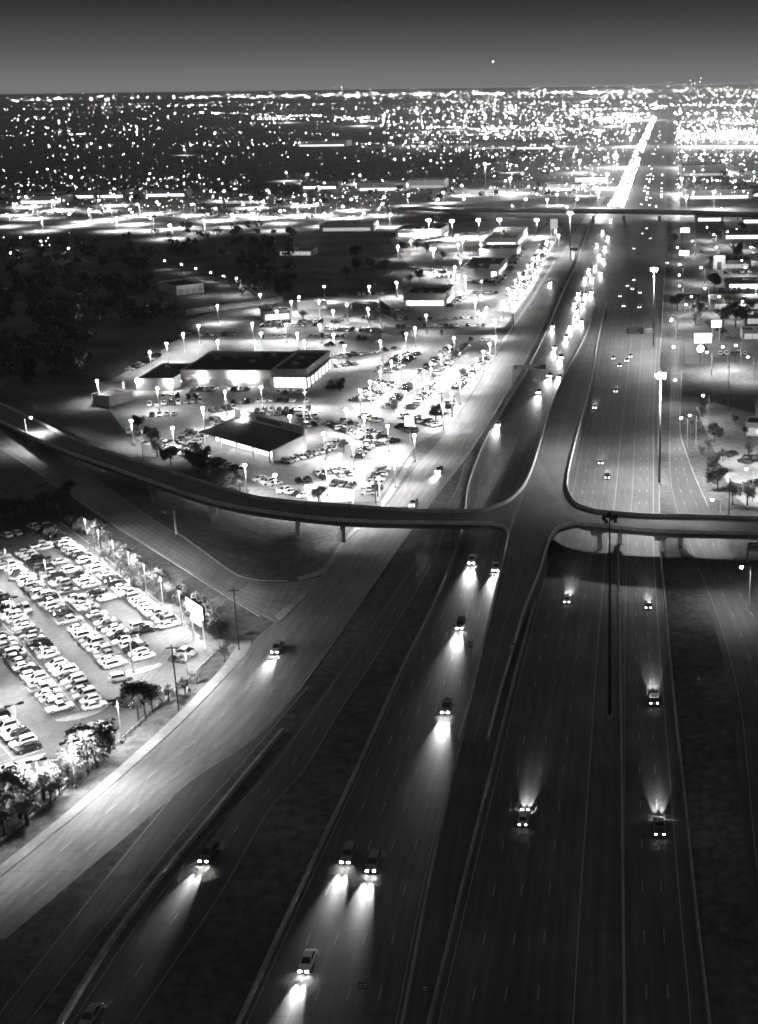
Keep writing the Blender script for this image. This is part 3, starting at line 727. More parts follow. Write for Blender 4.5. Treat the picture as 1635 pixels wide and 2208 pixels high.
def car(kind, paint, loc, ang, label, group, name='parked_car', detail=2, lit=False, beams=0, cat='car', half=False):
    d = CARMESH[kind]; s = SH[kind]
    if detail == 0:
        o = link(name, d['simplemesh', paint], None, loc, ang); tag(o, label, cat, group)
    else:
        o = root(name, loc, ang); tag(o, label, cat, group)
        link('body', d['body', paint], o); link('windscreen', d['windscreen'], o); link('rear_window', d['rear_window'], o)
        link('side_window', d['side_a'], o); link('side_window', d['side_b'], o)
        for wx in s['wx']:
            for sg in (-1,1): link('wheel', d['wheel'], o, (wx, sg*s['wy'], s['r']))
    if detail > 1 or lit:
        for side in 'lr':
            link('headlight', d['head'+side][1 if lit else 0], o); link('tail_light', d['tail'+side][1 if lit else 0], o)
    if beams:
        xf, yy, zz = s['hp']
        for sg in ((-1,1) if not half else (0,)):
            light('headlight_beam','SPOT',beams,(xf+.08,sg*yy,zz),o,0.06,math.radians(25),1.0,(math.radians(90-6.0),0,math.radians(-90)))
    return o

INDIV = [0]; STUFF = []
def put_cars(A, B, side_off, name_row, end_word, occ=0.93, pitch=2.75, pal=None, kinds=None, detail=2, jitter=0.25, group='parked cars', skip=(), flip=True, max_px=None):
    """cars side by side along A-B, noses across the line"""
    d = (B-A); Ln = d.length; d.normalize(); nrm = Vector((-d.y, d.x, 0)); n = int(Ln/pitch); k = 0
    pal = pal or [0.30,0.16,0.15,0.19,0.20]; kinds = kinds or [0.42,0.30,0.14,0.14]
    for i in range(n):
        if rnd.random() > occ or i in skip: continue
        p = A + d*((i+.5)*pitch) + nrm*(side_off + rnd.uniform(-jitter,jitter))
        px, py = proj(p)
        if px < -12 or px > 1650 or py > 2260: continue
        kd = rnd.choices(KINDS, kinds)[0]; pt = rnd.choices(range(5), pal)[0]
        ang = math.atan2(nrm.y, nrm.x) + (0 if (side_off < 0) == (rnd.random() < 0.8) else math.pi) + rnd.gauss(0,.02)
        z = 0.03
        if detail == -1: STUFF.append((kd, pt, p, ang)); continue
        lab = '%s %s, %s from %s end %s' % (PAINTS[pt][0], kd, nth(k), end_word, name_row)
        co = car(kd, pt, (p.x,p.y,z), ang, lab, group, detail=detail); k += 1; q_ = rnd.uniform(.94,1.07); co.scale = (q_,rnd.uniform(.97,1.04),rnd.uniform(.95,1.05)); INDIV[0] += 1

# fenced lot rows
D1a, D1b = G(28,1197), G(292,1440); D2a, D2b = G(-60,1270), G(172,1533); C1a, C1b = G(110,1128), G(404,1352); D3a, D3b = G(-80,1515), G(30,1638)
palW = [0.40,0.19,0.13,0.12,0.16]
put_cars(C1a+(C1b-C1a).normalized()*2, C1b, -3.0, 'of the kerbside row in the fenced lot', 'tree-lamp', 0.95, pal=palW, detail=1)
put_cars(C1a+(C1b-C1a)*0.10, C1b, -8.6, "of the fenced lot's double-parked line", 'tree-lamp', 0.42, pal=[.6,.2,.1,.05,.05], detail=1)
put_cars(D1a, D1b, 3.0, 'of the second row in the fenced lot', 'upper', 0.96, pal=palW, detail=1)
put_cars(D1a, D1b, -3.0, 'of the third row in the fenced lot', 'upper', 0.93, pal=palW, detail=1)
put_cars(D2a, D2b, 3.0, 'of the fourth row in the fenced lot', 'upper', 0.94, pal=palW, detail=1)
put_cars(D2a, D2b, -3.0, 'of the fifth row in the fenced lot', 'upper', 0.94, pal=palW, detail=1)
put_cars(D3a, D3b, 3.0, 'of the sixth row in the fenced lot', 'upper', 0.95, pal=palW, detail=1)
put_cars(D3a, D3b, -3.0, 'of the seventh row in the fenced lot', 'upper', 0.95, pal=palW, detail=1)
put_cars(G(0,1160), G(95,1135), -1.0, 'of the short row below the lit tree', 'left', 0.9, pal=palW, detail=1)
put_cars(G(455,1412), G(100,1725), -5.2, 'of the row along the street fence', 'sign', 0.62, pitch=3.1, pal=[.45,.2,.15,.1,.1], detail=1, skip=(3,4,5,9,10,15,16,17,18))
for i, (x, y, a, kd, pt, lab) in enumerate([(27,1662,20,'sedan',0,'white sedan driving the lane near the big verge trees'),(205,1527,22,'sedan',0,'white sedan standing alone beside the tree lamp'),(58,1318,-70,'suv',1,'silver suv driving up the aisle of the fenced lot'),(262,1467,12,'suv',0,'white suv parked on the rounded row end'),(40,1412,-60,'hatchback',1,'silver hatchback stopped in the lower aisle')]):
    g = G(x, y); car(kd, pt, (g.x,g.y,.03), math.radians(a+15), lab, 'parked cars', detail=1); INDIV[0] += 1

# stall paint
def stalls(A, B, offs, pitch, parent):
    d = (B-A); Ln = d.length; d.normalize(); nrm = Vector((-d.y,d.x,0)); b = MB()
    for i in range(int(Ln/pitch)+1):
        for o0, o1 in offs:
            p = A+d*(i*pitch); q0 = p+nrm*o0; q1 = p+nrm*o1; s = d*.06
            b.add([(v.x,v.y,.032) for v in (q0-s,q0+s,q1+s,q1-s)],[(0,1,2,3)])
    p, q = A, B; s = nrm*.09
    b.add([(v.x,v.y,.036) for v in (p-s,q-s,q+s,p+s)],[(0,1,2,3)])
    o = b.build('stall_marking', M_PAINT, parent); fix_up(o)
for a_, b_, off in ((D1a,D1b,((-5.6,-.2),(.2,5.6))),(D2a,D2b,((-5.6,-.2),(.2,5.6))),(D3a,D3b,((-5.6,-.2),(.2,5.6))),(C1a,C1b,((-5.6,-.1),))): stalls(a_, b_, off, 2.75, lotW)
for q in (D1b, D2b, D3b):   # rounded row-end islands
    b = MB(); dd = (D1b-D1a).normalized(); pts = [q+dd*(1.2+2.6*math.cos(t))+Vector((-dd.y,dd.x,0))*5.2*math.sin(t) for t in [math.pi*k/12-math.pi/2 for k in range(13)]]
    b.prism([(p.x,p.y) for p in pts],0.02,0.17); struct(b.build('row_end_island', M_WALK))

# dealership rows: (x0,y0,x1,y1, offset, words)
ROWS = [
 (554,1034,604,1051,0,"of the sales building verge row",'left'),(606,1060,668,1074,0,'of the row nearest the bridge','left'),(829,1014,788,1073,0,'of the frontage kerb row near the bridge','upper'),
 (682,1030,762,1018,2.8,"of the middle sales lot row",'left'),(682,1030,762,1018,-2.8,"of the lower middle sales lot row",'left'),
 (613,1000,723,968,0,"of the row beside the sales building",'left'),(723,913,838,959,2.8,'of the upper slanting double row','left'),(723,913,838,959,-2.8,'of the lower slanting double row','left')]
for x0,y0,x1,y1,off,w,e in ROWS: put_cars(G(x0,y0), G(x1,y1), off, w, e, 0.9, detail=0)
LOWROWS = [(792,868,854,824,0),(792,868,854,824,5.4),(837,806,907,762,0),(837,806,907,762,5.4),(836,882,888,829,0),(908,808,978,745,0),
 (884,884,940,827,0),(941,812,1008,745,0),(940,897,966,866,-1.5),(977,840,1050,765,-1.5),(865,900,952,922,0),
 (665,728,758,728,0),(769,732,797,732,0),(699,748,747,742,0),(724,773,860,753,0),(722,792,775,785,0),(700,838,752,838,0),
 (551,867,682,867,0),(545,892,684,888,2.8),(545,892,684,888,-2.8),(379,977,434,931,2.8),(379,977,434,931,-2.8),(315,876,443,867,0),(320,898,400,893,0),(347,963,517,1018,0),(360,950,520,1005,-3.0),
 (411,842,471,842,0),(498,842,553,842,0),(595,848,677,847,0),(720,639,844,634,0),(842,706,1053,704,0),(970,663,1001,639,0),(779,688,827,687,0),(720,697,755,683,0),(1018,632,1080,634,0),
 (365,738,420,715,0),(430,725,520,722,0),(280,800,345,765,0),(270,935,330,930,0),(300,955,345,945,0),(1010,735,1060,735,0),(1100,640,1180,520,0),(1075,615,1130,540,0),(880,575,960,590,0),(900,520,1010,505,0),(860,690,890,690,0),
 (560,706,690,704,0),(700,712,830,716,0),(560,730,640,726,0),(800,672,900,668,0),(900,690,1040,688,0),(560,665,600,660,0),(1110,650,1190,525,0),(1060,610,1120,545,0),(1000,612,1060,608,0),(940,600,985,598,0),(1020,585,1030,560,0),(870,530,960,522,0),(690,985,735,950,0),(480,872,545,868,0),(640,925,700,916,0),(770,990,800,955,0),(636,1042,680,1036,0),(715,1045,775,1050,0),(455,905,478,920,0),(860,922,895,935,0),(760,905,800,918,5.0),(400,862,440,858,0),(560,700,700,698,4),(345,860,400,856,0),(640,905,690,900,0),(450,890,520,880,0),(1560,985,1600,975,0),(1600,1050,1660,1040,0),(1500,752,1530,752,0),(1547,765,1620,765,0),(1500,545,1530,545,0),(1560,590,1630,588,0),(1500,500,1600,497,0),(1550,628,1620,626,0),(1600,1000,1640,985,0)]
for x0,y0,x1,y1,off in LOWROWS:
    put_cars(G(x0,y0), G(x1,y1), off, '', '', 0.95, detail=-1, pitch=2.7)
for _ in range(230):   # scattered cars over the distant lots
    x = rnd.uniform(0,830); y = rnd.uniform(415,470); p = G(x,y); STUFF.append((rnd.choice(KINDS), rnd.choices(range(5),[.4,.2,.15,.15,.1])[0], p, rnd.uniform(0,6.28)))
sb = MB(); NM = 5
for kd, pt, p, ang in STUFF:
    mb = CARMESH[kd]['simple', pt]; c, s = math.cos(ang), math.sin(ang); o_ = len(sb.v)
    sb.v += [(p.x+c*x-s*y, p.y+s*x+c*y, z+.03) for x,y,z in mb.v]
    for f, mi in zip(mb.f, mb.m): sb.f.append(tuple(i+o_ for i in f)); sb.m.append(pt if mi == 0 else (5 if mi == 1 else 6))
tag(sb.build('distant_parked_cars', M_CAR+[M_GLASS, M_TYRE]), 'crowded rows of parked cars filling the bright dealership lots', 'parked cars', kind='stuff')

# moving traffic, at rest with its lamps lit
def heading(p, Lr, Rr):
    k = min(range(len(Lr)-1), key=lambda i: abs((Lr[i].y+Rr[i].y)/2-p.y)); a = (Lr[k]+Rr[k])/2; c = (Lr[k+1]+Rr[k+1])/2
    t = p.x; w = max(0,min(1,(p.x-Lr[k].x)/max(.1,Rr[k].x-Lr[k].x))); a = Lr[k].lerp(Rr[k],w); c = Lr[k+1].lerp(Rr[k+1],w)
    d = c-a; return math.atan2(d.y, d.x)
SB = [(452,1848,'CL','lone headlight car in the exit lane, lower corner'),(752,1850,'ML','headlight car, left of the close pair below the junction'),(806,1868,'ML','headlight car, right of the close pair below the junction'),(664,2080,'ML','headlight car lowest in the wide lanes'),(196,2200,'CL','headlight car cut by the bottom edge'),(964,1530,'ML','headlight car, third below the bridge'),(994,1352,'ML','headlight car, second below the bridge'),(1019,1212,'ML','headlight car just out from under the bridge'),(1070,1228,'ML','headlight car hugging the median wall below the bridge'),
 (600,1402,'FL','headlight car alone on the frontage road'),(892,1090,'FL','headlight car just above the bridge parapet'),(948,1016,'FL','headlight car by the dealership driveway'),(1075,918,'ML','headlight car before the slanting lot rows'),(1163,848,'ML','headlight car, lower left of three near the sign gantry'),(1186,812,'ML','headlight car, middle of three near the sign gantry'),(1206,815,'ML','headlight car, right of three near the sign gantry'),(1197,752,'ML','headlight car right of the cantilever sign'),(1192,706,'ML','headlight car at the left of the bright cluster'),(1230,706,'ML','headlight car at the foot of the bright cluster'),(1240,690,'ML','headlight car, centre of the bright cluster'),(1254,694,'ML','headlight car at the right of the bright cluster'),(1244,672,'ML','headlight car at the head of the bright cluster'),(1187,612,'FL','headlight car on the far frontage road'),
 (1248,634,'ML','headlight car, left of three above the cluster'),(1263,636,'ML','headlight car, middle of three above the cluster'),(1276,632,'ML','headlight car, right of three above the cluster'),(1262,602,'ML','headlight car, left of the high pair'),(1278,600,'ML','headlight car, right of the high pair'),(1284,575,'ML','headlight car above the high pair'),(1302,560,'ML','headlight car beside the ramp tip'),(1287,527,'ML','headlight car, left of the topmost three'),(1305,534,'ML','headlight car, middle of the topmost three'),(1311,512,'ML','headlight car, right of the topmost three'),(1318,475,'ML','headlight car under the distant overpass'),(1270,582,'ML','headlight car low on the left of the far column'),(1293,552,'ML','headlight car inside the far column'),(1296,590,'ML','headlight car beside the narrow ramp wall'),(1240,656,'ML','headlight car trailing the bright cluster, left'),(1257,657,'ML','headlight car trailing the bright cluster, right'),(1222,728,'ML','headlight car leading the bright cluster'),(1211,772,'ML','headlight car between cluster and gantry, right'),(1300,500,'ML','headlight car just past the distant overpass')]
NB = [(1224,1296,'dark car with dim tail lights left of the unlit mast'),(1398,1310,'tail light car right of the unlit mast below the bridge'),(1410,1512,'tail light car in the outer lane below the bridge'),(1422,1790,'tail light car lowest in the outer lane'),(1130,1770,'bright-beamed tail light car nearest in the inner lanes'),(1296,1000,'tail light car left of the close pair behind the bridge'),(1310,1030,'tail light car right of the close pair behind the bridge'),(1283,880,'tail light car beside the ramp wall'),(1328,845,'tail light car lowest of the group left of the blazing mast'),(1323,775,'tail light car left in the group near the blazing mast'),(1336,790,'tail light car second in the group near the blazing mast'),(1352,780,'tail light car third in the group near the blazing mast'),(1360,770,'tail light car right in the group near the blazing mast'),
 (1337,640,'tail light car, leftmost of the far bunch'),(1353,618,'tail light car, second of the far bunch'),(1367,605,'tail light car, third of the far bunch'),(1364,625,'tail light car, fourth of the far bunch'),(1380,633,'tail light car, rightmost of the far bunch'),(1345,662,'tail light car below the far bunch, left'),(1379,664,'tail light car below the far bunch, right'),(1367,537,'tail light car alone above the far bunch'),(1385,505,'tail light car, left of three near the overpass'),(1395,494,'tail light car, middle of three near the overpass'),(1402,516,'tail light car, right of three near the overpass')]
EDG = {'ML':(ML_L,ML_R),'FL':(FL_L,FL_R),'CL':(CL_L,CL_R),'MR':(MR_L,MR_R),'FR':(FR_L,FR_R)}
for x, y, e, lab in SB:
    p = G(x,y); Lr, Rr = EDG[e]; a = heading(p, Lr, Rr)+math.pi; far = y < 780
    car(rnd.choice(KINDS), rnd.choice([0,1,2,3,4]), (p.x,p.y,.05), a, lab, 'southbound cars', 'moving_car', 1, True, 19000 if not far else 42000, half=far)
for x, y, lab in NB:
    p = G(x,y); a = heading(p, MR_L, MR_R)
    car(rnd.choice(KINDS), rnd.choice([0,1,2,3,4]), (p.x,p.y,.05), a, lab, 'northbound cars', 'moving_car', 1, True, 20000 if y > 780 else 20000, half=y < 780)
for x, y, lab in ((1447,694,'tail light car beside the overhead sign on the service road'),(1438,568,'tail light car far up the service road')):
    p = G(x,y); car('sedan',1,(p.x,p.y,.06),heading(p,FR_L,FR_R),lab,'northbound cars','moving_car',1,True,12000)
p = G(1108,608)

# far traffic: merged stream of lit cars
tb = MB()
for i in range(240):
    t = rnd.random()**1.4; k = rnd.randint(0,3); y = 445 - t*194
    xl = np.interp(y,[236,262,320,380,430,480],[1417,1401,1371,1341,1318,1275]); xr = np.interp(y,[236,275,340,410,480],[1424,1408,1385,1362,1338])
    p = G(xl+(xr-xl)*(0.2+0.2*k), y); c = Vector((p.x,p.y,0.75))
    r_ = 0.55+0.35*rnd.random()
    tb.box(p.x-.9,p.x+.9,p.y,p.y+4.4,.35,1.4,1)
    for s in (-.65,.65): tb.ball((p.x+s,p.y-.1,.8),r_*.7,1,6,4,0)
for i in range(60):
    y = 445 - (rnd.random()**1.2)*190
    xl = np.interp(y,[236,275,340,410,477],[1436,1416,1396,1378,1360]); xr = np.interp(y,[236,340,477],[1445,1438,1440])
    p = G(xl+(xr-xl)*rnd.choice([.2,.32,.45,.8]), y); tb.box(p.x-.9,p.x+.9,p.y,p.y+4.4,.35,1.4,1)
    for s in (-.65,.65): tb.ball((p.x+s,p.y-.1,.9),.25,1,6,4,2)
tag(tb.build('distant_traffic',[M_HEAD,M_CAR[2],M_TAIL]), 'stream of far headlights merging towards the horizon', 'traffic', kind='stuff')

# ------------------------------------------------------------------ buildings
def frame_of(A, ang):
    return Matrix.Translation((A.x,A.y,0)) @ Matrix.Rotation(ang,4,'Z')
def part(rt, name, mb, m, M, smooth_=False):
    mb.v = [tuple(M @ Vector(v)) for v in mb.v]
    o = mb.build(name, m, rt, smooth_); o.matrix_parent_inverse = Matrix.Translation(-rt.location); return o
def block(rt, M, x0, x1, y0, y1, h, wall=None, roof=None, par=0.6, t=0.35):
    wall = wall or M_WALL; roof = roof or M_ROOF
    b = MB(); b.box(x0,x1,y0,y0+t,0,h+par); b.box(x0,x1,y1-t,y1,0,h+par); b.box(x0,x0+t,y0+t,y1-t,0,h+par); b.box(x1-t,x1,y0+t,y1-t,0,h+par)
    part(rt,'wall',b,wall,M)
    b = MB(); b.box(x0+t,x1-t,y0+t,y1-t,h-.25,h); part(rt,'roof',b,roof,M)
def units(rt, M, spots, h):
    for x, y in spots:
        b = MB(); b.box(x-1.1,x+1.1,y-.8,y+.8,h+.003,h+1.2); b.box(x-.9,x+.9,y-.6,y+.6,h+1.2,h+1.35); part(rt,'roof_unit',b,M_STEEL,M)
def panes(rt, M, x0, x1, y, z0, z1, n, m=None, axis='x'):
    m = m or M_WINDOW; w = (x1-x0)/n
    for i in range(n):
        a, c = x0+i*w+.09, x0+(i+1)*w-.09; b = MB()
        if axis == 'x': b.box(a,c,y-.05,y+.02,z0,z1)
        else: b.box(y-.02,y+.05,a,c,z0,z1)
        part(rt,'window',b,m,M)
def new_building(A, label, name='commercial_building'):
    r = root(name, (A.x,A.y,0)); tag(r, label, 'building'); return r

ANG = math.radians(-4.5)
# big showroom
A = G(392,833); r = new_building(A, 'big showroom with a wide dark flat roof and glowing glass corner', 'car_showroom'); M = frame_of(A, ANG)
block(r, M, 0,39.0,0,40,6.3,M_WALL); block(r, M, -15.5,-0.003,-9,22,4.6,M_WALL); block(r, M, 39.003,53.5,-2.5,38,6.8,M_WALL,par=1.0)
units(r, M, [(8,24),(14,28),(25,18),(45,12),(44,25),(30,31),(-8,8)], 6.3)
b = MB(); b.box(1,24,30,34,6.303,7.8); part(r,'roof_monitor',b,M_WALLG,M)
panes(r, M, 39.6,53.0,-2.5,0.3,4.3,6); panes(r, M, -2.0,36,53.5,0.3,4.3,12,axis='y')
b = MB(); b.box(38.8,54.4,-3.6,-2.56,4.6,5.2); b.box(53.55,54.8,-2.5,38,4.6,5.2); part(r,'canopy',b,M_WALLG,M)
for yy in (-1,5,11,17,23,29,35):
    b = MB(); b.box(54.2,54.75,yy-.3,yy+.3,0,4.6); part(r,'canopy_column',b,M_WALL,M)
for i, (xx, yy) in enumerate(((9,-.5),(23,-.5),(30,-.5),(-15,-9.5),(-1,-9.5))):
    b = MB(); b.ball((xx,yy,4.2),.42,.8); part(r,'wall_lamp',b,M_LAMP,M); q = M @ Vector((xx,yy-1.0,4.2)); light('wall_light','POINT',550,(q.x,q.y,q.z),None,.3).name = 'showroom_wall_light'
for xx in (4,12,18,34): b = MB(); b.box(xx,xx+3.2,-.06,-.003,0,3.2); part(r,'service_door',b,M_WALLG,M)
# sales building with slanted roof
A = G(448,955); r = new_building(A, 'sales building with a dark slanted roof and tall sign parapet', 'sales_building'); M = frame_of(A, math.radians(-43.0))
b = MB(); b.box(0,38,3.0,12.0,0,3.9); part(r,'wall',b,M_WALLG,M)
b = MB(); b.add([(-.5,-1.5,3.8),(38.5,-1.5,3.8),(38.5,12.4,6.6),(-.5,12.4,6.6),(-.5,-1.5,4.1),(38.5,-1.5,4.1),(38.5,12.4,6.9),(-.5,12.4,6.9)],[(0,1,5,4),(4,5,6,7),(3,2,1,0),(1,2,6,5),(3,0,4,7)]); part(r,'roof',b,M_ROOF,M)
b = MB(); b.box(-.6,38.6,12.45,13.2,0,9.6); part(r,'sign_parapet',b,M_WALL,M)
b = MB(); b.box(12,26,12.36,12.445,7.6,9.0); part(r,'sign_panel',b,M_SIGNBACK,M)
b = MB(); b.add([(38.2,-.2,0),(38.2,12.4,0),(38.2,12.4,6.6),(38.2,-.2,3.9),(38.5,-.2,0),(38.5,12.4,0),(38.5,12.4,6.6),(38.5,-.2,3.9)],[(4,5,6,7),(3,2,1,0),(0,4,7,3),(3,7,6,2)]); part(r,'end_wall',b,M_WALL,M)
panes(r, M, .5,37.5,2.99,.2,3.3,12)
for xx in (-.2,9.5,19,28.5,37.6): b = MB(); b.box(xx,xx+.4,-1.2,-.8,0,3.8); part(r,'post',b,M_WALL,M)
for xx in (5,15,24,33): q = M @ Vector((xx,.6,3.3)); light('porch_light','POINT',900,q,None,.3)
# flag pavilion and the strip of shops going up the frontage road
def simple_shop(Apx, w, d, h, label, ang=ANG, front=5, side=0, wall=None, par=.6, fz=(0.4,3.0), glassmat=None, nm='commercial_building', un=2):
    A = G(*Apx); r = new_building(A, label, nm); M = frame_of(A, ang); block(r, M, 0,w,0,d,h,wall,par=par)
    if front: panes(r, M, w*.06,w*.94,-.003,fz[0],fz[1],front,glassmat)
    if side: panes(r, M, d*.08,d*.92,w+.003,fz[0],fz[1],side,glassmat,'y')
    units(r, M, [(w*rnd.uniform(.2,.8), d*rnd.uniform(.2,.8)) for _ in range(un)], h)
    return r, M
simple_shop((871,660),24,33,5.6,'glass pavilion with white fascia and dark flat roof behind the flag',par=1.6,front=8,side=8)
r, M = simple_shop((994,600),23.5,58,5.6,'long dark-roofed shop with a lit entrance tower, nearest of the strip',front=0,side=10)
b = MB(); b.box(18.5,24.3,-1.0,2.5,0,8.6); part(r,'entrance_tower',b,M_WALL,M); panes(r,M,19.6,23.2,-1.003,.2,4.2,2)
simple_shop((1034,554),27,30,5.0,'low dark-roofed shop in the middle of the far strip',front=0,side=6)
simple_shop((1046,532),25,84,5.8,'longest dark-roofed shop at the far end of the strip',front=4,side=14)
simple_shop((854,511),37,45,5.6,'wide low store with a dark roof under the floodlights',front=4)
simple_shop((570,692),14,12,4.4,'small white kiosk in the upper lot',ang=math.radians(20),front=3,side=2,un=1)
simple_shop((642,668),16,5,3.2,'long white trailer-like shed in the upper lot',ang=math.radians(8),front=0,un=0)
simple_shop((760,668),13,6,3.0,'plain low block beside the flag',front=0,wall=M_WALLG,un=0)
r, M = simple_shop((382,637),17.5,26,5.0,'small pale garage building with four doors by the woods',ang=math.radians(41),front=0,wall=M_WALL,un=0)
for k in range(4): b = MB(); b.box(1.2+k*4.1,4.4+k*4.1,-.06,-.003,.1,3.3); part(r,'garage_door',b,M_WALLG,M)
q = M @ Vector((9,-14,6)); light('garage_front_fill','POINT',2600,q,None,.4)  # unseen fill light without a fixture, brightens the garage front
simple_shop((202,872),9,12,3.6,'dark-roofed hut at the lot corner by the woods',ang=math.radians(-30),front=0,un=0)
simple_shop((216,846),9,4,3.0,'white box trailer at the lot corner by the woods',ang=math.radians(5),front=0,un=0,wall=M_WALL)
b = MB(); wall_along(b, [G(402,680),G(470,670),G(540,661),G(611,651)], 3.2, .5); tag(b.build('boundary_wall', M_WALL), 'pale boundary wall between the upper lot and the woods', 'wall')
# east side
simple_shop((1533,668),34,18,5.0,'restaurant with a wide dark roof among big trees',front=4,wall=M_WALLG,glassmat=M_WINDIM,ang=math.radians(-2))
simple_shop((1566,624),30,12,4.8,'diner with a long strip of lit windows',front=8,wall=M_WALLG,ang=math.radians(-2))
r, M = simple_shop((1534,580),26,22,5.0,'restaurant with a bright arched entrance tower',front=5,wall=M_WALLG,glassmat=M_WINDIM,ang=math.radians(-2))
b = MB(); b.box(1,9,-2.2,3,0,9.0); part(r,'entrance_tower',b,M_WALL,M); b = MB(); b.box(3.6,6.4,-2.26,-2.203,0,5); part(r,'archway',b,M_DARK,M); b = MB(); b.box(1.6,8.4,-2.25,-2.203,7.2,8.5); part(r,'lit_band',b,M_SIGNLIT,M)
q = M @ Vector((5,-8,5)); light('entrance_fill','POINT',2500,q,None,.3)  # fixtureless fill in front of the tower, makes its face bright
simple_shop((1560,516),32,14,4.6,'low restaurant with a glowing window band up the slope',front=8,wall=M_WALLG,ang=math.radians(-2))
simple_shop((1606,940),14,10,4.2,'small white house with a pale pitched front at the right edge',front=2,wall=M_WALL,glassmat=M_WINDIM,ang=math.radians(-15))
simple_shop((1628,905),16,10,5.2,'white gabled store cut by the right edge',front=2,wall=M_WALL,glassmat=M_WINDIM,ang=math.radians(-15))
simple_shop((1500,478),24,14,4.6,'small lit shop nearest the overpass east of the freeway',front=5,wall=M_WALL,ang=math.radians(-2))
simple_shop((1600,482),26,16,5.0,'pale shop in the upper right corner lots',front=5,wall=M_WALL,ang=math.radians(-2))
simple_shop((1600,733),18,10,4.2,'low dim building behind the billboards',front=4,wall=M_WALLG,glassmat=M_WINDIM,ang=math.radians(-2))
simple_shop((1606,700),20,10,4.5,'grey flat building among the restaurant trees',front=4,wall=M_WALLG,glassmat=M_WINDIM,ang=math.radians(-2))
# far blocks
FARB = [(770,412,60,30,9,'pale long warehouse below the lone distant mast'),(880,406,46,30,9,'stepped pale warehouse right of the long one'),(650,408,46,25,8,'grey warehouse left of the long pale one'),(640,316,110,50,11,'pale block far off in the dark residential plain'),(1020,322,90,60,14,'far office block with a row of dim windows, left one'),(1110,322,80,60,14,'far office block with a row of dim windows, right one'),(160,428,60,30,8,'lit flat store among the far left car lots'),(310,425,50,25,7,'second flat store among the far left car lots'),(40,440,50,30,8,'flat store at the far left edge'),(480,440,50,24,7,'low store at the right of the far left lots'),(690,500,46,30,6,'dim low building at the edge of the dark woods'),(600,552,26,14,4,'small lit shed in the dark woods clearing'),(1480,430,70,40,9,'wide store east of the far overpass'),(1560,425,60,40,8,'second wide store east of the far overpass'),(1240,398,40,40,8,'flat shop by the far freeway bend'),(1180,412,40,30,7,'low shop left of the far freeway bend'),(1470,380,60,40,14,'tall lit sign-fronted store beyond the far overpass')]
for x, y, w, d, h, lab in FARB:
    simple_shop((x,y), w, d, h, lab, ang=ANG+rnd.uniform(-.1,.1), front=6, wall=rnd.choice([M_WALL,M_WALLG]), glassmat=rnd.choice([M_WINDIM,M_WINDOW,M_WINDIM]), fz=(.5,3.2), un=2, nm='distant_building')

# ------------------------------------------------------------------ trees
def crown_mesh(name, seed, h, r, n, leaf, m, low=0.35, style='round'):
    rr = random.Random(seed); b = MB(); lobes = []
    for k in range(11):
        a = rr.uniform(0,6.28); q = rr.uniform(0.1,0.75)*r; z = h*rr.uniform(low+.12,.88)
        if style == 'cone': q *= (1.05-z/h); lr = r*.45*(1.15-z/h)+.3
        else: lr = r*rr.uniform(.28,.5)
        lobes.append((Vector((q*math.cos(a),q*math.sin(a),z)), lr))
    for i in range(n):
        c, lr = rr.choice(lobes); d = Vector((rr.gauss(0,1),rr.gauss(0,1),rr.gauss(0,1))).normalized()
        p = c + d*lr*(rr.random()**.35)*rr.uniform(.8,1.12); p.z = max(p.z, h*low*.8)
        nrm = (d+Vector((rr.gauss(0,.5),rr.gauss(0,.5),rr.gauss(.3,.5)))).normalized(); a = nrm.orthogonal().normalized(); c2 = nrm.cross(a); s = leaf*rr.uniform(.6,1.3); t = rr.uniform(0,6.28)
        u = a*math.cos(t)+c2*math.sin(t); w = nrm.cross(u)
        b.add([p-u*s*.6,p+w*s*.35,p+u*s*.6,p-w*s*.35],[(0,1,2,3)])
    return b.mesh(name, m)
def trunk_mesh(name, seed, h, r, m=None, low=0.35):
    rr = random.Random(seed); b = MB(); b.tube((0,0,0),(rr.uniform(-.2,.2),rr.uniform(-.2,.2),h*.5),h*.028+.04,h*.016+.03,n=7)
    for k in range(6):
        a = k*1.05+rr.random(); z = h*rr.uniform(.25,.5); e = Vector((r*.6*math.cos(a),r*.6*math.sin(a),h*rr.uniform(.55,.8))); b.tube((0,0,z),e,h*.012+.02,.02,n=5)
    return b.mesh(name, m or M_BARK)
TREES = []
for i, (h, r_, n, lf, m_, st) in enumerate([(8,3.8,1500,.42,M_LEAF[1],'round'),(7,3.0,1100,.4,M_LEAF[2],'round'),(9,4.5,1700,.5,M_LEAF[0],'round'),(5,2.0,700,.32,M_LEAF[1],'round'),(9,2.6,1300,.4,M_LEAF[0],'cone')]):
    TREES.append((trunk_mesh('trunk_%d'%i, i, h, r_), crown_mesh('crown_%d'%i, 10+i, h, r_, n, lf, m_, .12 if st == 'cone' else .32, st), h))
def tree(px, py, kind, sc, label, group, name='tree'):
    t, c, h = TREES[kind]; g = G(px, py); r = root(name, g, rnd.uniform(0,6.28)); r.scale = (sc*rnd.uniform(.92,1.08), sc*rnd.uniform(.92,1.08), sc)
    link('trunk', t, r); link('crown', c, r); tag(r, label, 'tree', group); return r
def tree_row(lst, kinds, sc, words, group):
    lst = sorted(lst)
    for i, q in enumerate(lst):
        k = q[2] if len(q) > 2 else rnd.choice(kinds); s = q[3] if len(q) > 3 else sc*rnd.uniform(.85,1.15)
        tree(q[0], q[1], k, s, '%s %s, %s from the left' % (['leafy tree','pale airy tree','broad dark tree','small young tree','slim conical tree'][k], words, nth(i)), group)
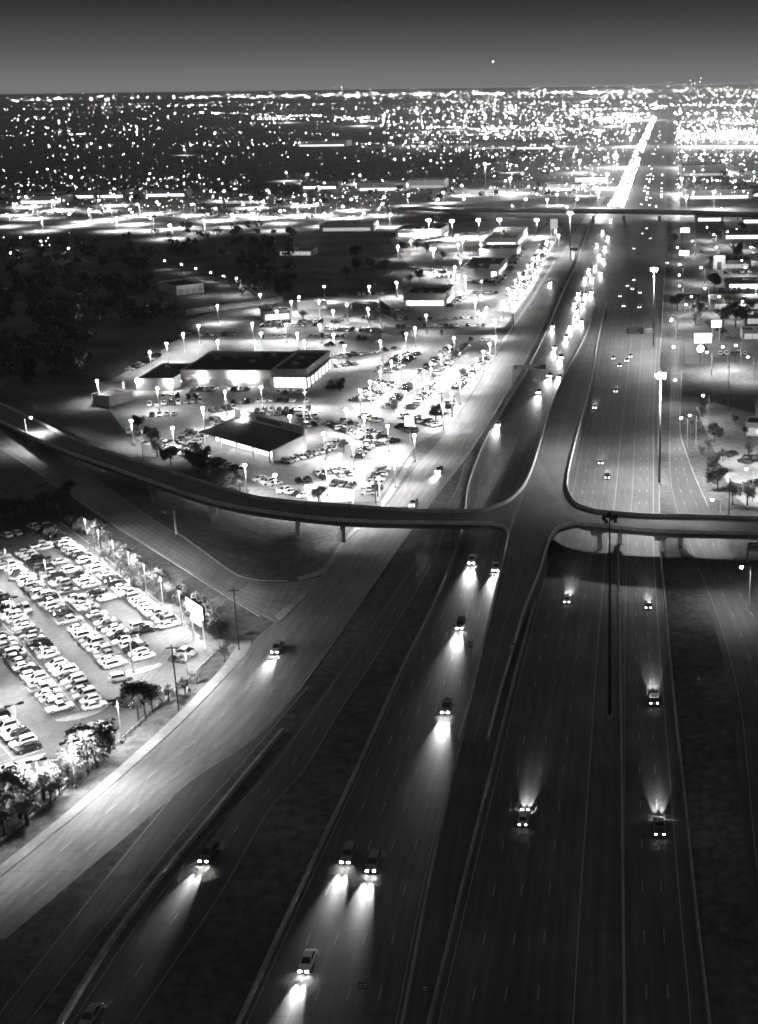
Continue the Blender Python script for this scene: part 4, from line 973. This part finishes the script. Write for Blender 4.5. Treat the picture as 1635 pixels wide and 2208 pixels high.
tree_row([(300,1555,2,1.0),(330,1535,0,.8),(190,1668,2,1.05),(225,1640,0,.9),(150,1690,0,.85),(95,1725,1,1.0),(60,1780,1,1.1),(30,1755,0,1.0),(10,1800,1,1.0),(130,1715,1,.8),(485,1428,3,.9),(400,1500,0,.55),(425,1475,1,.5),(365,1512,3,.7),(210,1655,2,1.1),(170,1682,1,1.0),(75,1745,1,1.2),(45,1765,0,1.15),(110,1735,1,.9),(315,1548,2,.9),(0,1780,0,1.2)], [0,1], 1.0, 'by the fence of the fenced lot', 'fence trees')
tree_row([(122,1098),(150,1130),(178,1155),(205,1188),(228,1212),(262,1240),(290,1262),(312,1275),(340,1290),(372,1302),(398,1322),(415,1335),(452,1365,2,.75),(470,1375,2,.7),(440,1350,2,.7),(200,1160),(250,1205),(275,1230),(138,1112,0,1.0),(165,1140,0,.95),(218,1185,0,1.0),(300,1255,0,.9),(352,1282,0,.9),(385,1305,1,.9),(425,1342,0,.9)], [0,1,3], .75, 'on the lamp verge of the fenced lot', 'verge trees')
tree_row([(35,1118,1,1.1),(72,1125,0,.8),(95,1112,0,.9),(10,1125,0,.8),(150,1070,2,.6)], [0,1], .9, 'beyond the upper corner of the fenced lot', 'corner trees')
tree_row([(301,930),(327,960,2,.8),(340,985),(370,1005),(400,985),(416,1010),(425,985),(443,1005,2,.8),(453,1035),(466,1022),(489,1055),(503,1045,2,.7),(430,1022),(691,1082,2,.6),(742,975,0,.6),(815,1070,3,1.0),(518,1060)], [0,2,3], .7, 'along the bridge edge of the dealership', 'dealership trees')
tree_row([(994,838),(940,905,2,.7),(850,890,2,.6),(868,862),(887,840),(905,908),(953,724),(1000,815),(1020,800),(735,846,2,.7),(715,840),(655,690),(870,735),(985,775),(935,820)], [0,3], .6, 'between the dealership car rows', 'row trees')
tree_row([(1514,900,4,.9),(1493,925),(1500,945),(1514,982),(1540,955,2,.8),(1559,995,3,.9),(1615,985,4,.9),(1538,1020,2,.8),(1548,1055,2,.9),(1580,1088,0,.9),(1612,1090,0,.9),(1586,915),(1607,940,3,.8),(1527,970),(1635,1000)], [0,3], .75, 'around the corner lot', 'corner lot trees')
tree_row([(1461,668,2,1.1),(1540,625,2,1.2),(1509,685,0,1.1),(1586,705,2,1.5),(1560,700,2,1.1),(1586,780,0,.6),(1590,560,2,1.4),(1455,525,0,1.0),(1500,700,0,.9),(1610,690,2,1.2),(1530,715,0,.8),(1480,512,2,.9),(1600,500,2,1.0),(1555,730,0,.8)], [0,2], 1.0, 'among the restaurants east of the freeway', 'restaurant trees')
tree_row([(905,606,2,.9),(885,612,0,.8),(870,545,2,1.0),(900,540,0,.9),(920,545,2,.8),(955,560,0,.8),(770,590,2,1.2),(800,585,2,1.1),(830,590,2,1.2),(748,600,0,1.0),(770,560,2,1.3)], [0,2], 1.0, 'in the dark strip left of the shops', 'strip trees')
# woods: an uncountable dark mass
wb = MB(); rw = random.Random(3)
WOODS = [(0,560,700,300,520),(150,300,520,200,0)]
def wood_spot():
    while True:
        x = rw.uniform(-60,640); y = rw.uniform(495,830)
        if y < 520 and x < 330: continue
        if y > 700 and x > 240-(y-700)*0.6: continue
        if y > 640 and x > 380: continue
        if 560 < y < 640 and 340 < x < 520: continue
        return x, y
for i in range(420):
    x, y = wood_spot(); g = G(x,y); h = rw.uniform(5,9); R_ = h*.45
    for k in range(46):
        d = Vector((rw.gauss(0,1),rw.gauss(0,1),rw.gauss(0,.7))).normalized(); p = g+Vector((0,0,h*.6))+Vector((d.x*R_,d.y*R_,d.z*h*.4)); a = d.orthogonal().normalized(); c = d.cross(a); s = rw.uniform(.6,1.3)
        wb.add([p-a*s,p+c*s*.7,p+a*s,p-c*s*.7],[(0,1,2,3)])
for i in range(260):   # scrub further off between the lights
    x = rw.uniform(-60,1635); y = 240+ (rw.random()**.7)*200; 
    if 1240 < x < 1480: continue
    g = G(x,y); h = rw.uniform(5,10); R_ = h*.7
    for k in range(16):
        d = Vector((rw.gauss(0,1),rw.gauss(0,1),rw.gauss(0,.7))).normalized(); p = g+Vector((0,0,h*.5))+Vector((d.x*R_,d.y*R_,d.z*h*.4)); a = d.orthogonal().normalized(); c = d.cross(a); s = rw.uniform(1.5,3)
        wb.add([p-a*s,p+c*s*.7,p+a*s,p-c*s*.7],[(0,1,2,3)])
tag(wb.build('woods', M_LEAF[0]), 'dark mass of woods and scrub left of the dealership', 'woods', kind='stuff')

# ------------------------------------------------------------------ signs, poles, flag, fence
def billboard(px, py, w, h, z0, label, ang=0.0, m=None, posts=(-.35,.35), lower=None, name='lit_sign'):
    g = G(px, py); r = root(name, g, ang); tag(r, label, 'sign')
    b = MB(); b.box(-w/2-.12,w/2+.12,.0,.55,z0-.12,z0+h+.12); b.build('cabinet', M_DARK, r)
    b = MB(); b.box(-w/2,w/2,-.05,-.003,z0,z0+h); b.build('face', m or M_SIGNLIT, r)
    if lower:
        lw, lh, lz = lower; b = MB(); b.box(-lw/2,lw/2,.05,.45,lz,lz+lh); b.build('lower_cabinet', M_DARK, r); b = MB(); b.box(-lw/2+.05,lw/2-.05,-.0,.047,lz+.05,lz+lh-.05); b.build('lower_face', m or M_SIGNLIT, r)
    for s in posts: b = MB(); b.tube((s*w,.28,0),(s*w,.28,z0-.12),.22,n=10); b.build('post', M_WALL, r)
    return r
billboard(428,1392,8.2,3.0,7.2,'big glowing sign on two pale posts at the corner of the fenced lot',math.radians(-51),lower=(5.4,1.3,5.2))
light('sign_fill','POINT',2200,G(418,1398,3.5),None,.4)  # unseen point fill below the sign, has no fixture
billboard(1544,735,4.6,3.2,6.5,'small glowing billboard before the dark restaurant trees',0.02)
r = billboard(1515,768,7.6,4.2,6.0,'larger glowing billboard with a dark emblem near the service road',0.02,posts=(-.3,.3))
b = MB(); b.box(-.9,1.0,-.09,-.055,9.2,9.8); b.build('emblem', M_DARK, r)
billboard(885,955,3.0,3.4,6.0,'glowing box sign at the dealership driveway',0,posts=(0,))
billboard(1195,510,6.0,8.0,6.0,'tall pale sign board at the far end of the strip',0,m=M_WINDIM)
billboard(1477,518,7.0,3.4,6.0,'rounded glowing sign on the service road, upper',0,posts=(0,))
billboard(1475,566,6.5,3.0,5.0,'glowing sign on the service road beside street lamps',0,posts=(0,))
billboard(1489,672,9.0,1.2,8.0,'dark canopy-like sign on two legs by the round tree',0,m=M_SIGNBACK)
g = G(1510,783); r = root('lit_sign', g); tag(r,'oval glowing sign on a single dark post','sign'); b = MB(); b.tube((0,0,0),(0,0,5.0),.2,n=8); b.build('post',M_DARK,r); b = MB(); b.ball((0,0,6.4),1.6,1.0,12,8); b.v=[(x,y*.25,z) for x,y,z in b.v]; b.build('face',M_SIGNLIT,r)

def pole(px, py, h, label, cross=True, lean=0.0, m=None, r0=.17):
    r = root('utility_pole', G(px,py)); tag(r, label, 'utility pole'); b = MB(); b.tube((0,0,0),(lean,0,h),r0,r0*.65,n=8); b.build('shaft', m or M_WOOD, r)
    if cross:
        b = MB(); b.box(-1.2+lean,1.2+lean,-.08,.08,h-.8,h-.62); b.build('crossarm', M_WOOD, r)
        b = MB(); b.tube((.35,0,h-3.2),(.35,0,h-2.2),.26,n=8); b.build('transformer', M_STEEL, r)
    return r
pole(516,1402,14.5,'dark utility pole at the street corner of the fenced lot')
pole(386,1532,14,'dark utility pole rising through the street fence')
pole(811,1085,9,'thin dark pole at the dealership corner by the bridge',False)
pole(690,1122,9,'thin dark pole before the bridge parapet',False)
pole(1526,1042,12,'thin dark pole among the corner lot trees, taller',False)
pole(1572,1112,11,'thin dark pole behind the bridge at the corner lot',False)
pole(1570,884,24,'pale bare pole standing over the dark field',False,m=M_STEEL)
pole(381,1152,7,'short pale post beside the cross street',False,m=M_WALL,r0=.3)
pole(954,902,10,'slim pole at the corner of the slanting lot rows',True)
pole(1108,712,8,'short pole at the frontage kerb beyond the grass strip',False)
for i, (x, y) in enumerate([(756,1126),(540,1100),(391,1062),(310,995)]):
    p = G(x,y,ZB); r = root('bridge_post', p); tag(r, 'thin dark post on the bridge parapet, %s from the junction' % nth(i), 'post', 'bridge posts'); b = MB(); b.tube((0,0,0),(0,0,5.5),.09,.06,n=6); b.build('shaft', M_DARK, r); b = MB(); b.box(-.3,.3,-.12,.12,5.5,5.65); b.build('cap', M_DARK, r)

pw = root('power_line', G(516,1402)); tag(pw, 'thin wires strung between the two dark utility poles and beyond', 'wires')
tops = [G(386,1532)+Vector((0,0,13.3)), G(516,1402)+Vector((0,0,13.8)), G(690,1122)+Vector((0,0,8.9))]; tops.insert(0, tops[0]*2-tops[1]); tops[0].z = 13
for off in (-1.0,0.1,1.0):
    for a, c in zip(tops, tops[1:]):
        b = MB(); pr = None
        for k in range(13):
            t = k/12; q = a.lerp(c,t)+Vector((off,0,-4*1.4*t*(1-t)))
            if pr is not None: b.tube(pr, q, .035, n=4, cap=False)
            pr = q
        o = b.build('wire', M_DARK, pw); o.matrix_parent_inverse = Matrix.Translation(-pw.location)
def gantry(px, py, h, arm, w, hh, label, dirn=1, lines=3):
    r = root('overhead_sign', G(px,py)); tag(r, label, 'road sign')
    b = MB(); b.tube((0,0,0),(0,0,h+.5),.28,.24,n=10); b.build('post', M_STEEL, r)
    b = MB()
    for z in (h-.9,h+.3): b.tube((0,0,z),(dirn*arm,0,z),.1,n=6)
    for k in range(8):
        x0 = arm*k/8; x1 = arm*(k+1)/8; z0, z1 = (h-.9,h+.3) if k % 2 else (h+.3,h-.9); b.tube((dirn*x0,0,z0),(dirn*x1,0,z1),.05,n=5)
    b.build('truss', M_STEEL, r)
    xc = dirn*(arm-w/2); b = MB(); b.box(xc-w/2,xc+w/2,-.25,-.15,h-hh/2-.3,h+hh/2-.3); pn = b.build('panel', M_SIGNBACK, r)
    b = MB()
    for k in range(lines):
        z = h-.3+hh/2-(k+.6)*hh/lines; b.box(xc-w*.38,xc+w*rnd.uniform(.1,.38),-.27,-.255,z-.12,z+.12)
    b.build('lettering', M_SIGNTXT, pn)
    return r
gantry(1106,832,8.0,13.5,13.0,1.8,'cantilever sign with an open truss over the frontage road')
gantry(1409,748,8.0,12.5,8.0,3.0,'dark overhead sign beside the second lit mast',-1)
gantry(1230,560,7.5,5.0,5.0,2.2,'small overhead sign on the far frontage road')
def road_sign(px, py, z0, w, h, label, twin=False):
    r = root('road_sign', G(px,py)); tag(r, label, 'road sign'); b = MB(); b.tube((0,0,0),(0,0,z0+h),.06,n=6); b.build('post', M_STEEL, r)
    for s in ((-.55,.55) if twin else (0,)):
        b = MB(); b.box(s*w-w/2*.9,s*w+w/2*.9,-.1,-.06,z0,z0+h); pn = b.build('panel', M_SIGNBACK, r)
        b = MB(); b.box(s*w-w*.3,s*w+w*.3,-.115,-.103,z0+h*.55,z0+h*.72); b.box(s*w-w*.22,s*w+w*.22,-.115,-.103,z0+h*.25,z0+h*.42); b.build('lettering', M_SIGNTXT, pn)
road_sign(918,2165,1.9,1.1,1.3,'single square sign on a post at the bottom of the median')
road_sign(785,2160,2.0,.6,1.2,'twin-panel sign on a post near the bottom edge',True)
road_sign(1105,1422,2.2,1.5,1.6,'square sign on the median barrier below the bridge')
road_sign(1016,1415,2.0,1.1,1.5,'small dark sign beside the headlight lanes')
r = gantry(1612,1212,4.5,3.6,3.4,2.4,'road sign with bright bars at the right edge below the bridge',1,2)

# the flag on its tall pole
r = root('flagpole', G(827,797)); tag(r, 'tall flagpole carrying a huge drooping striped flag', 'flagpole')
b = MB(); b.tube((0,0,0),(0,0,30.5),.28,.12,n=10); b.build('pole', M_STEEL, r); b = MB(); b.ball((0,0,30.7),.3); b.build('finial', M_STEEL, r)
fm = bpy.data.materials.new('flag_cloth'); fm.use_nodes = True; FM_W = mat('flag_pale', .20,.8); FM_D = mat('flag_dark', .05,.8); FM_C = mat('flag_canton', .025,.8)
b = MB(); nu, nv = 26, 13
def fp(u, v):   # u along the fly, v down the hoist; limp cloth sagging away from the pole
    x = .3+8.2*u*(1-.12*u); z = 30.0-5.4*v*(1-.45*u) - 6.3*u**1.15; y = -.35*math.sin(5*u+2*v)-.8*u*math.sin(9*u)
    return (x,y,z)
for i in range(nu):
    for j in range(nv):
        u0,u1,v0,v1 = i/nu,(i+1)/nu,j/nv,(j+1)/nv
        b.add([fp(u0,v0),fp(u1,v0),fp(u1,v1),fp(u0,v1)],[(0,1,2,3)], 2 if (u0 < .42 and j < 7) else (1 if j % 2 == 0 else 0))
fo = b.build('flag', [FM_W,FM_D,FM_C], None, True); fo.location = r.location; fo.rotation_euler = (0,0,-.1); tag(fo, 'huge drooping flag with pale and dark stripes above the lot', 'flag')
# stars of the canton
sbm = MB()
for i in range(6):
    for j in range(5):
        u, v = .03+.38*(i+.5)/6, (j+.5)/13*1.3+.01; c = Vector(fp(u,v))+Vector((0,-.06,0)); sbm.add([c+Vector((.12,0,0)),c+Vector((0,0,.12)),c+Vector((-.12,0,0)),c+Vector((0,0,-.12))],[(0,1,2,3)])
sbm.build('stars', FM_W, fo)
# second small flag by the woods
r = root('flagpole', G(686,607)); tag(r,'thin far flagpole with a small flag at the woods edge','flagpole'); b = MB(); b.tube((0,0,0),(0,0,9),.12,.07,n=8); b.build('pole',M_STEEL,r); b = MB(); b.add([fp_ for fp_ in [(-3,0,7.2),(0,0,7.4),(0,0,9),(-3,0.2,8.8)]]+[(-3,.05,7.2),(0,.05,7.4),(0,.05,9),(-3,.25,8.8)],[(0,1,2,3),(7,6,5,4),(0,4,5,1),(2,6,7,3)]); b.build('flag',M_WALLG,r)

# street fence of the fenced lot: posts and rails
fw = smooth(world_line([(470,1412),(400,1478),(300,1570),(200,1660),(100,1745),(0,1832),(-60,1885)]), 3.0)
fr_ = root('chain_fence', fw[0]); tag(fr_, 'long dark fence between the fenced lot and the street verge', 'fence')
pts = resample(fw, 46)
for p in pts:
    b = MB(); b.tube((p.x,p.y,0),(p.x,p.y,1.5),.05,n=6); o = b.build('post', M_DARK, fr_); o.matrix_parent_inverse = Matrix.Translation(-fr_.location)
for z in (.45,.95,1.42):
    b = MB(); wall_along(b, pts, .09, .06, .05, z); o = b.build('rail', M_DARK, fr_); o.matrix_parent_inverse = Matrix.Translation(-fr_.location)
b = MB(); wall_along(b, [p+Vector((-.9,.9,0)) for p in pts], .3, .5, .45); tag(b.build('fence_kerb_wall', M_CONC), 'low pale kerb wall just inside the street fence', 'wall')

# ------------------------------------------------------------------ city lights to the horizon
rc = random.Random(11)
cl_ = MB(); cp = MB(); NL_ = [0]
def city_lamp(g, h, r_):
    cl_.ball((g.x,g.y,h), r_*rc.choice((.2,.28,.36,.48,.7)), .9, 6, 4, rc.choices((0,1,2,3),(.42,.32,.18,.08))[0]); NL_[0] += 1
    if g.y < 3500: cp.tube((g.x,g.y,0),(g.x,g.y,h),.12,.08,n=4,cap=False)
def clear(x, y):
    if y < HOR + TILT*(PPX-x) + 2.5: return False
    return not (1240 < x < 1480 and y > 236 and np.interp(y,[236,262,320,380,430,480],[1420,1395,1362,1330,1300,1262]) < x < 1452)
def band(x0, x1, y0, y1, n, size=1.0):
    """lamps strung along short street runs, with a few strays"""
    n = int(n*(1.15 if x1 < 830 else 1.75)); k = 0
    while k < n:
        g = G(rc.uniform(x0,x1), rc.uniform(y0,y1)); dist = g.length
        a = rc.choice((-.08,-.08,1.49,.7)) + rc.gauss(0,.04); d = Vector((math.cos(a),math.sin(a),0)); sp = rc.uniform(22,60)*max(1,dist/2500); m = rc.choice((1,2,3,5,8)) if a < .5 else rc.choice((1,2,3))
        b0 = rc.choice((.5,.7,1,1,1.4))
        for j in range(m):
            q = g + d*sp*(j+rc.uniform(-.25,.25)); x, y = proj(q); k += 1
            if clear(x, y) and x0-20 < x < x1+20 and y0-6 < y < y1+6: city_lamp(q, rc.uniform(6,11), max(.45, min(9.0, dist/2800))*size*b0)
def street(x0, y0, x1, y1, n, size=1.0, jit=1.2):
    a, c = G(x0,y0), G(x1,y1)
    for i in range(n):
        t = (i+rc.uniform(-.4,.4))/n; g = a.lerp(c,t); g = g+Vector((rc.uniform(-8,8),rc.uniform(-8,8),0))*jit
        city_lamp(g, 9, max(.4,min(3.2,g.length/2600))*size*rc.choice([.6,.8,1,1.2]))
# horizon arterials and thick bands
band(0,1635,196,214,520,1.0); band(900,1635,184,196,330,.8); band(0,900,190,206,330,.7); band(700,1635,186,202,260,.8)
for x0,y0,x1,y1,n in [(0,219,190,217,46),(190,217,820,203,110),(0,231,600,220,90),(0,239,820,224,100),(250,232,600,225,60),(820,214,1400,208,120),(900,222,1300,222,70),(930,218,1090,216,60),(1390,232,1635,228,70),(1200,240,1440,238,50)]: street(x0,y0,x1,y1,n,1.0,3)
band(0,820,236,262,150,.9); band(0,330,258,300,120,.8); band(330,820,255,300,90,.8); band(0,820,300,345,110,.8); band(0,820,345,390,70,.9); band(380,560,330,360,12)
for x0,y0,x1,y1,n in [(550,259,680,252,36),(700,268,860,250,24),(830,268,1040,268,40),(840,300,1260,296,60),(960,283,1250,290,44),(430,246,840,262,60),(140,298,190,296,8),(0,300,30,300,5),(460,325,760,312,26),(760,320,1200,312,60)]: street(x0,y0,x1,y1,n,1.0)
band(820,1280,222,262,330); band(820,1300,262,300,260); band(820,1290,300,340,190); band(820,1270,340,385,120); band(1050,1290,375,440,130,.8)
band(1450,1635,205,240,150); band(1450,1635,240,285,170); band(1455,1635,285,312,230,1.1); band(1450,1635,312,360,120); band(1450,1635,360,440,90,.9); band(1440,1500,290,440,80,1.0)
band(1270,1450,204,250,120,.9); band(1270,1360,300,425,150,1.0); band(1260,1400,250,300,130,1.1)
for x0,y0,x1,y1,n in [(1270,262,1390,262,36),(1290,258,1380,256,30),(1460,297,1635,297,60),(1470,302,1635,303,50),(1450,250,1635,247,30),(1500,345,1635,348,20),(1500,405,1635,408,22)]: street(x0,y0,x1,y1,n,1.3)
for x0,y0,x1,y1,n,sz in [(1280,252,1400,250,40,1.3),(1290,270,1385,268,40,1.3),(1460,292,1635,290,60,1.5),(1460,308,1635,310,50,1.4),(1460,270,1635,268,40,1.2),(1290,360,1345,345,16,1.3),(1280,420,1330,400,14,1.2),(560,262,640,262,22,1.2),(770,266,830,266,16,1.2),(1040,290,1260,285,50,1.2),(860,284,1000,280,30,1.1),(0,216,190,215,40,1.1)]: street(x0,y0,x1,y1,n,sz)
for _ in range(620):
    x = rc.uniform(0,1635); y = HOR + TILT*(PPX-x) + 2.2 + 15*rc.random()**1.3; g = G(x,y)
    if not 1405 < x < 1450: cl_.ball((g.x,g.y,20), min(16, g.length/2600)*rc.choice([.3,.45,.7]), .9, 6, 4, rc.choice([2,3,4,4]))
# middle distance: bright lots at left and centre
band(0,840,412,486,120,.7); band(0,520,398,416,110,.9); band(0,500,418,450,130,.8); band(60,560,450,478,80,.75); band(500,840,420,470,60,.75); band(640,1000,392,440,36,.8); band(0,60,400,470,30,.9); band(0,160,520,560,10,.6)
DISTRICT_FILL = [(1320,262,3e5),(1360,300,2e5),(1330,340,1.2e5),(1310,380,9e4),(1290,420,5e4),(1500,300,2.5e5),(1570,300,2.5e5),(1630,300,2.5e5),(1480,340,1e5),(1470,390,5e4),(1560,350,8e4),(1540,420,4e4),(1480,430,3e4),(1180,265,2e5),(1080,265,1.5e5),(980,270,1.5e5),(1200,300,1.2e5),(900,300,1e5),(1050,300,1e5),(780,262,2e5),(1250,350,6e4),(1100,390,4e4),(620,256,1.5e5),(1340,245,5e5),(1400,250,5e5),(1240,240,3e5),(1100,235,3e5),(900,235,2e5),(1520,250,4e5),(1600,255,4e5),(1560,275,3e5)]  # added fill lights, each standing for a whole lit district
for x, y, pw in DISTRICT_FILL:
    g = G(x,y,14); cl_.ball((g.x,g.y,16.4), 1.4, .8, 8, 5, 2); cp.tube((g.x,g.y,0),(g.x,g.y,15.3),.2,.12,n=5,cap=False)  # lens and pole put in so each fill light has a fixture
tag(cl_.build('distant_city_lights', M_LAMPFAR), 'thousands of far city lights scattered to the horizon', 'city lights', kind='stuff')
tag(cp.build('distant_lamp_poles', M_STEEL), 'thin poles of the far city lamps', 'lamp poles', kind='stuff')
print('city lamps', NL_[0], 'individual cars', INDIV[0], 'stuff cars', len(STUFF))

# lamps of the middle distance that light the ground
MID = [(20,462),(70,446),(90,470),(150,462),(210,432),(280,458),(340,436),(370,485),(440,474),(520,440),(610,455),(680,440),(740,446),(840,462),(60,424),(250,420),(30,440),(110,432),(130,430),(190,452),(240,448),(250,470),(300,440),(330,470),(400,465),(420,440),(460,450),(500,462),(560,445),(590,470),(540,425),(640,440),(700,460),(710,462),(780,460),(760,430),(820,440),(660,420),(880,420),(960,415),(1000,430),(400,322),(780,378),(620,372),(660,376),(1100,355),(1000,400),(940,430),(1130,430),(1200,420),(1180,430),(1260,400),(1240,430),(580,410),(480,412)]
lampM = make_street_lamp(95000, 11.0, 0.65)
for i, p in enumerate(sorted(MID)):
    g = G(p[0],p[1],11); g.z = 0
    place(lampM, USED, g, 'bright far street lamp of the middle distance, %s from the left' % nth(i), 'lamp post', 'middle distance lamps', rnd.uniform(0,6.28))
for x, y, pw in DISTRICT_FILL:
    g = G(x,y,14); light('district_fill_light','POINT',pw*5,g,None,2.0)  # strong added fill that makes far ground and haze glow

HAZE = 7e-5
hb = MB(); hb.box(-45000,45000,-60,60000,-1.0,HCAM+3.0)
hm = bpy.data.materials.new('night_haze'); hm.use_nodes = True; hn = hm.node_tree.nodes; hn.clear()
hv = hn.new('ShaderNodeVolumePrincipled'); ho = hn.new('ShaderNodeOutputMaterial'); hv.inputs['Color'].default_value = (.9,.9,.9,1); hv.inputs['Density'].default_value = HAZE; hv.inputs['Anisotropy'].default_value = 0.3; hv.inputs['Density Attribute'].default_value = ''; hm.cycles.homogeneous_volume = True
hm.node_tree.links.new(hv.outputs[0], ho.inputs['Volume'])
tag(hb.build('haze', hm), 'thin night haze over the whole city', 'haze', kind='stuff')

# aircraft and far towers
ac = root('aircraft', Vector((0,0,HCAM)) + (FWD*FPX + RIGHT*(1063-PPX) - UP*(132-PPY))*3.2, .5); tag(ac, 'single bright aircraft light hanging in the night sky', 'aircraft')
b = MB(); b.tube((-14,0,0),(12,0,0),1.8,1.4,n=10); b.tube((12,0,0),(17,0,-.4),1.4,.3,n=10); b.build('fuselage', M_WALL, ac)
for s_ in (-1,1): b = MB(); b.add([(3,s_*1,-.5),(-3,s_*1,-.5),(-7,s_*15,.6),(-4,s_*15,.6),(3,s_*1,-.1),(-3,s_*1,-.1),(-7,s_*15,.8),(-4,s_*15,.8)],[(0,1,2,3),(7,6,5,4),(0,4,5,1),(2,6,7,3),(0,3,7,4)]); b.build('wing', M_WALL, ac)
b = MB(); b.add([(-10,-.15,1),(-14,-.15,1),(-15,-.15,6),(-13,-.15,6),(-10,.15,1),(-14,.15,1),(-15,.15,6),(-13,.15,6)],[(3,2,1,0),(4,5,6,7),(0,4,7,3),(2,6,5,1),(3,7,6,2)]); b.build('tail_fin', M_WALL, ac)
b = MB(); b.ball((2,0,-2.6),2.2,1,8,6); b.build('landing_light', M_HEAD, ac)
for i, (x, hgt) in enumerate([(1475,120),(1490,170),(1498,140),(1510,190),(1522,110),(740,150),(800,120)]):
    g = G(x, 206+TILT*(1500-x)); r = root('distant_tower', g); tag(r, 'far thin tower dotted with lights on the skyline, %s from the left' % nth([5,6].index(i) if i > 4 else i+2), 'tower', 'skyline towers')
    b = MB(); b.box(-10,10,-10,10,0,hgt*.8); b.box(-6,6,-6,6,hgt*.8,hgt); b.build('shaft', M_WALLG, r)
    for z in (.35,.6,.8,1.0): b = MB(); b.ball((rnd.uniform(-8,8),-11,hgt*z),2.0,1,6,4); b.build('light', M_LAMPFAR[1], r)
